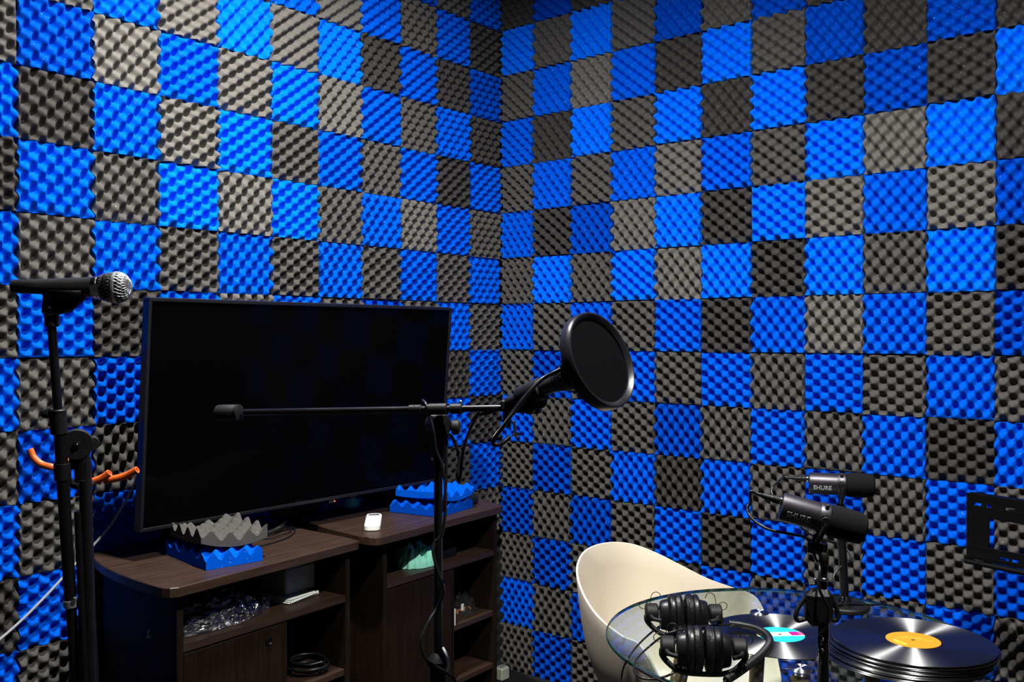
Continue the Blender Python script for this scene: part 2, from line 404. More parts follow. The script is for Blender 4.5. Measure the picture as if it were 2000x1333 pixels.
RSH = {7: 'DDDDDDDDDDD', 6: 'DDDMMMDDDDD', 5: 'LMLMDMDDDDD', 4: 'MMLMDLMDDDD', 3: 'MDLMLDLDDDL', 2: 'MMMMLMMLLLD', 1: 'MDDLLDLLMLD',
       0: 'MLMLLLDLMLD', -1: 'MMMMMDMLMMD', -2: 'MDMMMMMMMMM', -3: 'MMMMDMMMMDM', -4: 'MDMMDMMDMMM', -5: 'DMDMMDMMMMD', -6: 'MDMMDMMDMMM', -7: 'MMDDMMDMDMM', -8: 'MDMDMDMMDMD'}  # right wall tones by row; some of the wall's shading is painted in
LSH = {5: 'DMMMLMDMLMM', 4: 'DDMDLLLLMMM', 3: 'DMMMLLLMLDM', 2: 'MDMMMMLLMDM', 1: 'MMLMMLLLMMD', 0: 'MMMMMMMMMMM'}  # left wall: lighter tones near the lamp, its brightness painted into the tiles
def inframe(P):
    q = []
    for p in P:
        d = p-CAM; z = d.dot(FW)
        q.append((1000+F*d.dot(RT)/z, 666.5-F*d.dot(UP)/z))
    xs = [a for a, b in q]; ys = [b for a, b in q]
    return max(xs) > -90 and min(xs) < 2150 and max(ys) > -110 and min(ys) < 1335
ntile = 0
YC = [0, .194, .386, .578, .770, .962, 1.154, 1.352, 1.549, 1.747, 1.948, 2.142, 2.336]     # column edges along the left wall
for side in ('right', 'left'):
    for k in range(12):
        for j in range(-8, 7):
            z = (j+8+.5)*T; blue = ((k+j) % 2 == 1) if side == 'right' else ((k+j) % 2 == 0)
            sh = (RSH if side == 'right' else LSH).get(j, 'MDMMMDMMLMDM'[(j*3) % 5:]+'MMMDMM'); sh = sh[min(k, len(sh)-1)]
            if side == 'right':
                P = [V(x, 0, z+s) for x in (k*T, k*T+T) for s in (-T/2, T/2)]
                c = V((k+.5)*T, .021, z); R = Matrix(((1, 0, 0), (0, 0, -1), (0, 1, 0))); sc = 1.0
                if k == 0: c.x = .023+(T-.023)/2; sc = (T-.023)/T
            else:
                y0, y1 = YC[k], YC[k+1]
                P = [V(0, -y, z+s) for y in (y0, y1) for s in (-T/2, T/2)]
                c = V(-.021, -(y0+y1)/2, z); R = Matrix(((0, 0, 1), (1, 0, 0), (0, 1, 0))); sc = (y1-y0)/T
            if not inframe(P): continue
            # tiles wholly behind the cabinets cannot be seen from the room
            if side == 'left' and z < .6 and k < 9: continue
            r3 = random.Random(k*31+j*17+(5 if side == 'left' else 0))
            me = VAR[r3.randrange(8)]
            o = bpy.data.objects.new('foam_tile', me); COL.objects.link(o)
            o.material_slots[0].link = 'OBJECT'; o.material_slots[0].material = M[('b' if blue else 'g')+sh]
            rot = Matrix.Rotation(r3.choice((0, PI))+r3.uniform(-.006, .006), 3, 'Z')
            tl = Matrix.Rotation(r3.uniform(-.012, .012), 3, 'X') @ Matrix.Rotation(r3.uniform(-.012, .012), 3, 'Y')
            m4 = (R @ tl @ Matrix.Diagonal((sc, 1, 1)) @ rot).to_4x4(); m4.translation = c+V(r3.uniform(-.001, .001) if side == 'right' else 0, 0, r3.uniform(-.0015, .0015))
            o.matrix_world = m4
            tag(o, '%s egg-crate foam tile, %s wall, %s row above floor, %s column from the corner' % ('blue' if blue else 'grey', side, ORD[j+8], COLN[k]),
                'foam tile', 'egg-crate foam tiles on the %s wall' % side)
            ntile += 1
print('tiles', ntile)

# ---------------------------------------------------------------- cabinets
CB = Matrix((V(-.0575536, .9983424, 0), V(-.9983424, -.0575536, 0), V(0, 0, 1))).transposed().to_4x4()   # x along the front, y to the back
CO = V(.5002, -1.8234, 0)
CW, CD = .572, .43
def cabinet(x0, label, bulge, CD=.43):
    t = thing('tv_cabinet', label, 'cabinet', (0, 0, 0), 'brown laminate cabinets under the television')
    t.matrix_world = Matrix.Translation(CO + CB.to_3x3() @ V(x0, 0, 0)) @ CB
    lam, lv = M['laminate'], M['laminate_v']
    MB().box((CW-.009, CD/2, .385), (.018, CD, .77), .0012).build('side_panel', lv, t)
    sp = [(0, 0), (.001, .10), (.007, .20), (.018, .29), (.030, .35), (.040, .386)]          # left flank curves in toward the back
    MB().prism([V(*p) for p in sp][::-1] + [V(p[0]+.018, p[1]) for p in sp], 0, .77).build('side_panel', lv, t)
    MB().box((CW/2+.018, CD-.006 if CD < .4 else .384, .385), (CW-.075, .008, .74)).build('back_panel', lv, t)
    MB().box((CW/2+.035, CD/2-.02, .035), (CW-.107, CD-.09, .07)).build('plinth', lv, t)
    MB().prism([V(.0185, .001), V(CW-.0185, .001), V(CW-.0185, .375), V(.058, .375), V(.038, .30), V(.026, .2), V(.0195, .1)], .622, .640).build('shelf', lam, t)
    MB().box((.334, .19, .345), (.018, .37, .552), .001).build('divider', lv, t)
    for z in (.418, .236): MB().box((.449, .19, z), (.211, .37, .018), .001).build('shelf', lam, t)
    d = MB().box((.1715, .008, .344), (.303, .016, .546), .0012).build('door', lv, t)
    k = MB().lathe([(0, .0), (.010, .0), (.011, -.001), (.011, -.003), (.0085, -.004), (.0075, -.0025), (0.0001, -.0025)], (.276, 0, .583), (0, 1, 0), seg=28)
    k.box((.276, -.0032, .583), (.0015, .002, .006)); k.build('lock', M['blk'], d)
    # table top with the big rounded corner on the left end
    if not bulge:
        L = [(.049, .456), (.011, .375), (-.012, .30), (-.031, .20), (-.041, .11), (-.046, .03), (-.045, -.008), (-.037, -.028), (-.020, -.038)]
        Rr = [(.574, -.024), (.586, -.020), (.591, -.010), (.600, .06), (.612, .456)]
    else:
        L = [(.000, CD+.005), (-.022, .30), (-.050, .19), (-.064, .10), (-.072, .03), (-.070, -.012), (-.062, -.032), (-.045, -.038)]
        Rr = [(.560, -.026), (.571, -.023), (.577, -.014), (.606, .05), (.630, .12), (.638, CD+.005)]
    MB().prism([V(*p) for p in reversed(L)] [::-1] + [V(*p) for p in Rr], .770, .795, .002).build('cabinet_top', lam, t)
    return t
cabinet(.034, 'dark brown laminate cabinet nearer the vocal stand, holding the plastic-wrapped bundle', False)
cabinet(.741, 'dark brown laminate cabinet nearest the room corner, holding the green cloth', True, .388)
def cw(x, y, z): return CO + CB.to_3x3() @ V(x, y, z)      # cabinet-row coordinates to the room

# ---------------------------------------------------------------- television
tv = thing('television', 'large black flat screen television standing across both brown cabinets', 'television', (.235, -1.165, .796))
a = math.radians(4.5); TM = Matrix.Translation(V(.225, -1.168, .873)) @ Matrix.Rotation(a, 4, 'Y') @ Matrix(((0, 0, 1, 0), (1, 0, 0, 0), (0, 1, 0, 0), (0, 0, 0, 1)))
toff = tv.location
W2, H = .572, .617          # half width, height; local x along wall, y up, z toward the room
def tvb(mb): mb.M = TM; return mb
m = tvb(MB()); b = .010
m.box((0, b/2, 0), (2*W2, b, .03), .0015).box((0, H-b/2, 0), (2*W2, b, .03), .0015)
m.box((-W2+b/2, H/2, 0), (b, H-2*b, .03), .0015).box((W2-b/2, H/2, 0), (b, H-2*b, .03), .0015)
m.build('bezel', M['bezel'], tv, toff)
tvb(MB()).box((0, H/2, .003), (2*W2-2*b, H-2*b, .016)).build('screen', M['screen'], tv, toff)
m = tvb(MB()); m.box((0, H/2, -.018), (2*W2-.02, H-.02, .02), .004).box((0, H*.36, -.04), (W2*1.1, H*.55, .035), .008); m.build('back_cover', M['blkm'], tv, toff)
m = tvb(MB()); m.box((.075, -.006, .004), (.03, .012, .016), .002); rec = m.build('sensor_bar', M['bezel'], tv, toff)
m = tvb(MB()); m.ball((.083, -.006, .0125), .0022, 10); m.build('power_light', M['led'], rec, toff)
for yy, ey in ((-1.600, -1.545), (-.750, -.712)):
    m = MB(); a0 = V(.222, yy, .876); a1 = V(.080, ey, .8)
    m.tube([a0, a0.lerp(a1, .5)+V(0, 0, .004), a1], lambda t: .010-.002*t, 8); m.box((a1.x, a1.y, .799), (.03, .022, .007), .002)
    m.tube([a0, V(.235, yy-.006, .84), V(.245, yy-.01, .800)], .009, 8); m.build('foot', M['blkm'], tv, toff)

# ---------------------------------------------------------------- things on the cabinets
def place(mb, name, m, label, cat, loc, rotz, group=None, tilt=None):
    o = mb.build(name, m); o.matrix_world = Matrix.Translation(loc) @ Matrix.Rotation(rotz, 4, 'Z') @ (tilt or Matrix()); return tag(o, label, cat, group)
rz0 = math.atan2(.9983, -.0576)
def bendf(kx, ky, tw=0): return lambda p: V(p.x, p.y, p.z+kx*p.x*p.x+ky*p.y*p.y+tw*p.x*p.y)
G2 = 'loose foam offcuts on the cabinet tops'
# left pair
c = cw(.246, .146, .7955)
place(foam_mb(.158, .245, 7.4, 9, .15, 1.0, .022, .021, 11, 8, bendf(.02, .01), pw=1.0), 'foam_offcut', M['bM'], 'loose blue egg-crate foam piece lying flat under the bent grey one', 'foam piece', c, rz0-.19, G2)
c = cw(.262, .146, .834)
place(foam_mb(.185, .205, 7.2, 7, .9, .1, .017, .024, 12, 8, bendf(1.9, .5, .5), pw=.95), 'foam_offcut', M['gM'], 'loose grey egg-crate foam piece curling up on top of the blue one', 'foam piece', c, rz0-.22, G2)
c = cw(1.110, .126, .7955)
place(foam_mb(.212, .20, 8, 8, .1, 1.1, .021, .019, 13, 8, bendf(.1, .02), pw=1.0), 'foam_offcut', M['bD'], 'loose blue foam piece, lower of the two stacked near the room corner', 'foam piece', c, rz0+.10, G2)
c = cw(1.118, .118, .831)
place(foam_mb(.200, .185, 7, 7, .5, .2, .012, .028, 14, 8, bendf(1.9, .4, .5), pw=.85), 'foam_offcut', M['bM'], 'loose bright blue foam piece curled on top, upper of the two near the corner', 'foam piece', c, rz0+.04, G2)
# air conditioner remote
t = thing('remote_control', 'white handheld air conditioner remote with a small grey display', 'remote control'); t.matrix_world = Matrix.Translation(cw(.808, .108, .7955)) @ Matrix.Rotation(rz0-.83, 4, 'Z')
def rrect(a, b_, r, n=6):
    P = []
    for cx, cy, s0 in ((a-r, -b_+r, -PI/2), (a-r, b_-r, 0), (-a+r, b_-r, PI/2), (-a+r, -b_+r, PI)):
        for k in range(n+1): P.append(V(cx+r*math.cos(s0+k*PI/2/n), cy+r*math.sin(s0+k*PI/2/n)))
    return P
t.rotation_mode = 'QUATERNION'
ex = (cw(.900, .190, 0)-cw(.716, .022, 0)); t.matrix_world = frame(cw(.808, .106, .7955), (0, 0, 1), ex)
MB().prism(rrect(.100, .0245, .018), 0, .018, .003).build('shell', M['white'], t)
MB().prism(rrect(.013, .017, .002), .0178, .0188).build('display', M['lcd'], t).location.x = .072
MB().prism(rrect(.040, .0205, .004), .0178, .0186, .0003).build('sliding_cover', M['white'], t).location.x = -.035
# coiled headphone lead behind the grey foam
def coil_pts(P, r, turns, n=7):
    Q = catmull(P, 24); out = []; m_ = len(Q)
    t0 = (Q[1]-Q[0]).normalized(); u = (V(0, 0, 1)-t0*t0.z).normalized(); N_ = turns*n
    for i in range(N_+1):
        f = i/N_*(m_-1); k = min(int(f), m_-2); p = Q[k].lerp(Q[k+1], f-k); t_ = (Q[k+1]-Q[k]).normalized()
        u = (u-t_*u.dot(t_)).normalized(); w_ = t_.cross(u); an = 2*PI*i/n
        out.append(p+(u*math.cos(an)+w_*math.sin(an))*r)
    return out
o0 = cw(.56, .27, .796)
t = thing('coiled_lead', 'black coiled cable bundled on the cabinet beside the grey foam', 'cable', o0)
Pc = [cw(.40, .20, .809), cw(.46, .215, .809), cw(.53, .235, .809), cw(.585, .27, .809)]
MB().tube(coil_pts(Pc, .007, 26), .0017, 5, n=1, curve=False).build('coil', M['cable'], t, o0)
m = MB(); m.tube([cw(.585, .27, .809), cw(.628, .31, .815), cw(.62, .37, .82), cw(.55, .38, .815), cw(.46, .33, .812), cw(.40, .28, .81)], .0052, 10)
m.tube([cw(.37, .14, .80), cw(.45, .15, .7985), cw(.53, .175, .7985), cw(.60, .23, .7985), cw(.62, .28, .80), cw(.60, .32, .804)], .0022, 8)
m.tube([cw(.36, .17, .82), cw(.46, .18, .803), cw(.52, .20, .802), cw(.57, .22, .80), cw(.615, .26, .806)], .002, 8); m.build('straight_lead', M['cable'], t, o0)
# blue jar behind the tv edge
o0 = cw(.945, .345, .7955)
t = thing('plastic_jar', 'small dark blue plastic tub lying under the television edge', 'tub', o0)
MB().lathe([(0, 0), (.024, 0), (.028, .003), (.031, .052), (.029, .055), (0, .055)], (0, 0, 0), (0, 0, 1), seg=28).build('tub_body', M['jar'], t)
MB().lathe([(.0291, .014), (.0312, .042)], (0, 0, 0), (0, 0, 1), seg=28).build('printed_band', M['cyan'], t)
# mouse
o0 = cw(1.262, .083, .7955)
t = thing('computer_mouse', 'small glossy black mouse beside the stacked blue foam', 'mouse', o0)
MB().ball((0, 0, .013), .022, 20, 1.0, 1.9, .8).build('mouse_shell', M['vinyle'], t)
MB().cyl((-.002, -.030, .026), (.002, -.030, .026), .006, 14).build('scroll_wheel', M['rub'], t)
MB().tube([V(-.0, .036, .008), V(-.04, .07, .006), V(-.08, .10, .006), V(-.10, .16, .006)], .0018, 6).build('mouse_cable', M['cable'], t)
for ch in t.children: pass

# ---------------------------------------------------------------- things on the cabinet shelves
def lump(nx, ny, sx, sy, h, seed, rough=.5, base=0):
    """a crumpled closed heap: height field over an oval footprint plus a flat bottom"""
    mb = MB(); vs = []
    for j in range(ny+1):
        for i in range(nx+1):
            u, v_ = i/nx*2-1, j/ny*2-1
            su = u*math.sqrt(1-v_*v_/2); sv = v_*math.sqrt(1-u*u/2); r = min(1, math.hypot(su, sv))
            q = noise.noise(V(su*2.3+seed, sv*2.3, seed))+.6*noise.noise(V(su*6+seed, sv*6, 3+seed))
            z = h*max(0, (1-r**3.2)**.55)*(1+rough*q)
            k = 1+.12*noise.noise(V(su*4, sv*4, seed+9))
            vs.append(V(su*sx/2*k, sv*sy/2*k, base+max(.0005, z)))
    W = nx+1
    mb.add(vs, [(j*W+i, j*W+i+1, (j+1)*W+i+1, (j+1)*W+i) for j in range(ny) for i in range(nx)], True)
    bv = [V(p.x, p.y, base) for p in vs]
    mb.add(bv, [(j*W+i, (j+1)*W+i, (j+1)*W+i+1, j*W+i+1) for j in range(ny) for i in range(nx)], False)
    return mb
SH = .641
o0 = cw(.215, .115, SH)
t = thing('wrapped_bundle', 'long bundle in crumpled clear plastic wrap on the upper cabinet shelf', 'wrapped package', o0); t.rotation_euler.z = rz0+.05
lump(90, 50, .355, .175, .062, 3, .35).build('clear_wrap', M['wrap'], t)
MB().prism(rrect(.145, .055, .03), .003, .042, .006).build('dark_contents', M['blkm'], t)
MB().tube([V(-.12, .03, .050), V(.02, .02, .062), V(.10, .005, .062), V(.135, -.02, .052), V(.12, -.045, .045)], .002, 8).build('cord', M['cable'], t)
o0 = cw(.500, .165, SH)
t = thing('storage_box', 'grey lidded plastic storage box on the upper shelf atop a towel', 'storage box', o0+V(0, 0, .014)); t.rotation_euler.z = rz0+.06
m = MB(); m.box((0, 0, .037), (.115, .14, .074), .004); m.build('box_body', M['boxg'], t)
m = MB(); m.box((0, 0, .083), (.122, .147, .016), .004); m.build('box_lid', M['boxg'], t)
m = MB()
for k, (w_, zz, yy) in enumerate(((.120, .0025, 0), (.113, .0068, .004), (.106, .011, .002))):
    m.box((0, yy, zz), (w_, .175, .0036), .0016)
m.tube([V(.058, -.086, .0115), V(.061, -.086, .007), V(.058, -.086, .0025)], .0022, 8)
m.tube([V(-.055, -.0885, .004), V(-.01, -.0885, .0065), V(.055, -.0885, .009)], .003, 8)
place(m, 'folded_towel', M['towel'], 'folded white towel lying under the grey storage box', 'towel', cw(.478, .150, SH), rz0+.10)
def coil_thing(c, r, n, rc, label, m='cable', flat=.5, rz=0, zr=.005):
    P = []; rr = random.Random(n*3)
    for i in range(n*10+1):
        an = 2*PI*i/10; q = r*(1+.10*math.sin(an*.37+n)+.05*rr.uniform(-1, 1))
        P.append(V(math.cos(an+rz)*q, math.sin(an+rz)*q*flat, rc+zr*(i/10)+.002*rr.random()))
    o = MB().tube(P, rc, 7, n=3).build('coiled_cable', M[m]); o.location = c
    return tag(o, label, 'cable')
coil_thing(cw(.515, .075, .4285), .055, 4, .0042, 'black cable coiled on the lower open shelf beside the locked door', flat=.95, zr=.008)
# right cabinet
o = lump(80, 70, .150, .125, .056, 19, .55).build('crumpled_cloth', M['green']); o.matrix_world = Matrix.Translation(cw(.985, .085, SH)) @ Matrix.Rotation(rz0, 4, 'Z')
tag(o, 'crumpled mint green cleaning cloth on the upper shelf near the corner', 'cloth')
o = lump(24, 20, .035, .03, .022, 5, .6).build('small_cloth', M['darkblue']); o.matrix_world = Matrix.Translation(cw(.782, .055, SH)) @ Matrix.Rotation(rz0, 4, 'Z')
tag(o, 'tiny crumpled navy blue scrap at the left end of the shelf', 'cloth')
t = thing('adapter_box', 'flat black box holding a coil of cable on the upper shelf', 'box', cw(1.115, .11, SH)); t.rotation_euler.z = rz0
MB().box((0, 0, .015), (.085, .11, .03), .003).build('box_body', M['blkm'], t)
coil_thing(cw(1.125, .11, SH+.031), .045, 5, .0026, 'thin black cable coiled on top of the black box', flat=1.0, zr=.0055)
t = thing('parts_bag', 'small clear plastic bag of amber parts on the middle right shelf', 'plastic bag', cw(1.225, .082, .4275)); t.rotation_euler.z = rz0
lump(40, 30, .115, .07, .048, 23, .6).build('bag_film', M['bagp'], t)
m = MB()
for k in range(7): m.cyl((-.045+k*.012, -.012+.009*(k % 3), .006), (-.038+k*.012, .004+.006*(k % 2), .009), .004, 10)
m.build('amber_parts', M['amber'], t)
MB().box((-.035, -.025, .028), (.014, .0012, .024), .0004).build('paper_tag', M['white'], t)
o = MB().box((0, 0, .0275), (.0015, .006, .055)).build('white_card', M['white']); o.matrix_world = Matrix.Translation(cw(1.0890, .008, .4275)) @ Matrix.Rotation(rz0, 4, 'Z')
tag(o, 'narrow white strip standing on end against the right cabinet divider', 'strip')
# small socket box on the floor at the right of the cabinets
o0 = V(.117, -.120, 0)
t = thing('socket_box', 'small ivory plastic box on the floor beside the corner cabinet', 'box', o0)
m = MB(); m.box((0, 0, .026), (.045, .05, .052), .006); m.build('box_body', M['beige'], t)
MB().box((.0, 0, .0535), (.026, .03, .003), .001).build('socket_face', M['boxg'], t)

# ---------------------------------------------------------------- vocal mic stand at the left
DS = 1.60
s0 = V(*at(176, 1333, DS+.02)); s0.z = 0
st = thing('microphone_stand', 'black folded boom microphone stand standing left of the television', 'microphone stand', s0)
so = st.location
def tb(name, pts, r, m='blk', parent=st, off=so, seg=16, **k):
    o = MB().tube(pts, r, seg, **k).build(name, M[m], parent, off); return o
top = at(166, 905, DS); foot = at(176, 1333, DS)
dirn = (foot-top).normalized(); low = top+dirn*((top.z-.12)/-dirn.z)
tb('pole', [at(158, 880, DS), top, low], .0105, curve=False)
m = MB(); m.cyl(at(160, 903, DS), at(161, 938, DS), .0125); m.cyl(at(160, 937, DS), at(160, 941, DS), .0138); m.build('collar', M['blk'], st, so)
hub = low
for k, an in enumerate((.4, 2.5, 4.6)):
    dx = V(math.cos(an), math.sin(an), 0)
    m = MB(); e = V(hub.x, hub.y, 0)+dx*.30; e.z = .012
    m.tube([hub+dx*.02+V(0, 0, .15), V(hub.x, hub.y, .1)+dx*.12, e], .008, 10); lg = m.build('leg', M['blk'], st, so)
    MB().ball(e, .012, 12).build('rubber_foot', M['rub'], lg, so)
# folded brace tubes beside the pole
tb('brace', [at(152, 1000, DS-.01), at(166, 1333, DS-.01), at(170, 1420, DS-.01)], .006, curve=False)
tb('brace', [at(170, 1000, DS+.01), at(186, 1333, DS+.01), at(190, 1420, DS+.01)], .006, curve=False)
# pivot clutch joining boom and pole
m = MB(); pv = at(150, 868, DS-.005); nn = (CAM-pv).normalized(); nn.z = 0; nn.normalize()
m.cyl(pv-nn*.014, pv+nn*.014, .0255, 32); m.box((0, 0, 0), (.034, .020, .028), .004, frame(at(132, 866, DS), V(0, 0, 1), RT))
m.box((0, 0, 0), (.03, .022, .05), .004, frame(at(155, 888, DS), V(0, 0, 1), RT)); m.build('pivot_clutch', M['blkm'], st, so)
m = MB(); m.cyl(pv+nn*.014, pv+nn*.018, .006, 16); m.ball(pv+nn*.018, .0032, 10); m.build('bolt', M['blk'], st, so)
m = MB(); kb = at(181, 868, DS+.02); m.cyl(kb-nn*.005, kb-nn*.035, .012, 10); m.build('tightening_knob', M['rub'], st, so)
# boom arm carried upright
bt = [at(98, 600, 1.565), at(113, 800, 1.572), at(123, 930, 1.58), at(138, 1178, 1.59), at(152, 1400, 1.6)]
tb('boom_arm', bt[:2]+[at(119, 890, 1.577)], .0072, curve=False)
tb('boom_sleeve', [at(117, 845, 1.575), at(124, 960, 1.58), at(138, 1178, 1.59)], .0100, curve=False)
tb('boom_sleeve', [at(138, 1178, 1.59), at(152, 1400, 1.6)], .0085, curve=False)
m = MB(); m.cyl(at(137.5, 1172, 1.588), at(138.5, 1186, 1.589), .0120, 20); m.tube([at(146, 1176, 1.58), at(147, 1168, 1.578)], .003, 8, curve=False); m.build('silver_ring', M['mesh'], st, so)
m = MB(); m.cyl(at(112, 800, 1.572), at(116, 848, 1.575), .0135, 24); m.cyl(at(112, 801, 1.572), at(112, 806, 1.572), .0145, 24)
cl = m.build('clamp_collar', M['blkm'], st, so)
m = MB(); m.cyl(at(121, 905, 1.578), at(122.5, 938, 1.58), .0135, 24); m.build('clamp_collar', M['blkm'], st, so)
m = MB(); kc = at(94, 808, 1.565); m.cyl(at(104, 805, 1.57), kc, .004, 10); m.lathe([(0, 0), (.008, 0), (.0085, .002), (.0085, .009), (.006, .011), (0, .011)], kc+RT*.002, -RT, seg=8); m.build('thumb_screw', M['rub'], cl, so)
# clip and hinge
m = MB(); hp_ = at(101, 604, 1.565)
m.cyl(at(101.5, 638, 1.566), at(101, 612, 1.565), .0115, 20); m.cyl(at(101, 612, 1.565), at(101, 590, 1.564), .0125, 20, .009)
m.cyl(hp_-nn*.012+V(0, 0, .006), hp_+nn*.012+V(0, 0, .006), .0095, 20); m.build('clip_hinge', M['blkm'], st, so)
m = MB(); m.ball(at(97, 600, 1.552), .0035, 10); m.build('hinge_screw', M['chrome'], st, so)
ax = (at(245, 563, 1.57)-at(60, 561, 1.555)).normalized(); cen = at(128, 561, 1.56)
m = MB(); m.M = frame(cen, ax, (0, 0, 1))
# saddle: a trough wrapping the underside of the mic, with a web down to the hinge
vs = []; n = 14
for zz in (-.032, .030):
    for q in (.0165, .0195):
        for k in range(n+1):
            an = PI*.62+PI*.76*k/n; vs.append((math.cos(an)*q, math.sin(an)*q, zz))
W = n+1; fs = []
for k in range(n):
    fs += [(k, k+1, 2*W+k+1, 2*W+k), (W+k, 3*W+k, 3*W+k+1, W+k+1), (k, W+k, W+k+1, k+1), (2*W+k, 2*W+k+1, 3*W+k+1, 3*W+k)]
fs += [(0, 2*W, 3*W, W), (n, W+n, 3*W+n, 2*W+n)]
m.add(vs, fs, True)
m.M = Matrix(); P2 = [(cen, -.034, -.016), (cen, .034, -.016), (cen, .006, -.042), (cen, -.030, -.050), (cen, -.036, -.042)]
q = [cen+ax*a_+V(0, 0, b_) for _, a_, b_ in P2]; sd = ax.cross(V(0, 0, 1)).normalized()*.007
m.add([p+sd for p in q]+[p-sd for p in q], [(0, 1, 2, 3, 4), (9, 8, 7, 6, 5)]+[(i, 5+i, 5+(i+1) % 5, (i+1) % 5) for i in range(5)], False)
m.build('mic_clip', M['blkm'], st, so)
# handheld microphone in the clip
def vocal_mic(o_, ax_, label, name='vocal_microphone', grille='mesh'):
    t_ = thing(name, label, 'microphone', (0, 0, 0)); t_.matrix_world = frame(o_, ax_, (0, 0, 1))
    MB().lathe([(0, -.083), (.0098, -.083), (.0112, -.081), (.0125, -.04), (.0150, .000), (.0172, .040), (.0178, .046)], seg=36).build('handle', M['micb'], t_)
    m_ = MB().lathe([(.0178, .046), (.0182, .047), (.0192, .052), (.0192, .0535), (.0180, .054), (.0200, .056), (.0205, .060)], seg=36); m_.build('neck_ring', M['chrome' if grille == 'mesh' else 'micb'], t_)
    pr = [(.0200, .060), (.0232, .066), (.0252, .074), (.0256, .0815)]
    MB().lathe(pr+[(.0262, .082), (.0262, .0855), (.0256, .086)]+[(.0256*math.cos(x), .086+.0225*math.sin(x)) for x in [i*PI/2/10 for i in range(1, 11)]], seg=40).build('grille_core', M['blkm'], t_)
    g = MB()
    for sgn in (1, -1):
        for k in range(26):
            P = []
            for i in range(15):
                s_ = i/14
                if s_ < .35: r_ = .0205+(.0258-.0205)*math.sin(s_/.35*PI/2); h_ = .060+.024*s_/.35
                else: x = (s_-.35)/.65*PI/2*.97; r_ = .0262*math.cos(x); h_ = .084+.0245*math.sin(x)
                an = 2*PI*k/26+sgn*s_*1.1; P.append(V(math.cos(an)*r_, math.sin(an)*r_, h_))
            g.tube(P, .00062, 4, cap=False, curve=False)
    g.lathe([(.0258, .0812), (.0270, .0818), (.0272, .0838), (.0270, .0858), (.0258, .0864)], seg=40)
    g.build('grille', M[grille], t_)
    return t_
vocal_mic(cen-ax*.002, ax, 'black handheld vocal microphone with silver ball grille, left of the television')

# orange hose ends strapped behind the stand
def hose(P, label, r=.0062, grp='short orange hoses behind the vocal stand'):
    m_ = MB(); Q = catmull(P, 8); c0 = sum(Q, V(0, 0, 0))/len(Q)
    m_.tube(P, r, 14, cap=False); m_.tube(P, r*.68, 12, cap=False)
    for e_, d_ in ((Q[0], Q[1]-Q[0]), (Q[-1], Q[-1]-Q[-2])): m_.lathe([(r*.68, 0), (r, 0)], e_, d_, seg=14)
    root = thing('orange_hose', label, 'hose', c0, grp); m_.build('hose_wall', M['orange'], root, c0)
    for e_, d_ in ((Q[0], Q[1]-Q[0]), (Q[-1], Q[-2]-Q[-1])): MB().cyl(e_+d_.normalized()*.004, e_+d_.normalized()*.012, r*.66, 10).build('white_core', M['white'], root, c0)
DO = 1.66
hose([at(58, 878, DO), at(66, 895, DO), at(82, 908, DO), at(102, 913, DO), at(124, 913, DO+.02)], 'orange hose end curving up to the left of the vocal stand')
hose([at(128, 896, DO), at(133, 903, DO), at(134, 908, DO+.02), at(126, 915, DO+.03)], 'orange hose tip poking out between the two stand tubes')
hose([at(170, 944, DO), at(185, 940, DO), at(200, 934, DO), at(214, 924, DO)], 'shorter orange hose with a cut open end right of the stand', .0066)
hose([at(204, 939, DO+.012), at(222, 936, DO+.012), at(245, 930, DO+.012), at(268, 918, DO+.01)], 'longer orange hose reaching right toward the television edge', .0064)
o0 = at(150, 945, DO-.01); m = MB(); m.tube([at(132, 936, DO-.045), at(140, 945, DO-.01), at(152, 950, DO-.03), at(170, 948, DO-.02), at(182, 944, DO)], .0065, 10); m.ball(at(134, 942, DO-.03), .008, 12)
tag(m.build('cable_strap', M['rub'], None, o0), 'black strap tying the orange hoses to the stand pole', 'strap')
# grey cable down the left wall
P = [V(.055, -1.640, 1.000), V(.05, -1.665, .945), V(.05, -1.715, .872), V(.05, -1.765, .822), V(.05, -1.82, .775), V(.05, -1.90, .704), V(.05, -1.98, .642), V(.055, -2.10, .57)]
o0 = P[3]; tag(MB().tube(P, .0036, 10).build('wall_cable', M['gcable'], None, o0), 'thin grey cable hanging diagonally across the left foam wall', 'cable')

# ---------------------------------------------------------------- boom stand in the middle
DP = 1.90
s1 = V(*at(856, 1290, DP)); s1.z = 0
bs = thing('boom_microphone_stand', 'black boom microphone stand in front of the cabinets reaching right', 'microphone stand', s1); bo = s1.copy()
ptop = at(856, 812, DP); px_, py_ = s1.x, s1.y
def vline(v): p = at(856, v, DP); return V(px_, py_, p.z)
MB().tube([vline(840), vline(1290)], .0088, 18, curve=False).build('upper_tube', M['blk'], bs, bo)
MB().tube([vline(1300), V(px_, py_, .05)], .0165, 22, curve=False).build('lower_tube', M['blk'], bs, bo)
m = MB(); m.lathe([(0, 0), (.012, 0), (.0215, .004), (.023, .014), (.016, .024), (.010, .03), (0, .03)], vline(1300)-V(0, 0, .004), (0, 0, 1), seg=28); m.build('locking_collar', M['blkm'], bs, bo)
for an in (1.0, 3.1, 5.2):
    d = V(math.cos(an), math.sin(an), 0); e = s1+d*.32+V(0, 0, .012); m = MB(); m.tube([V(px_, py_, .34)+d*.02, s1+d*.18+V(0, 0, .17), e], .0085, 10, curve=False); lg = m.build('leg', M['blk'], bs, bo)
    MB().ball(e, .012, 12).build('rubber_foot', M['rub'], lg, bo)
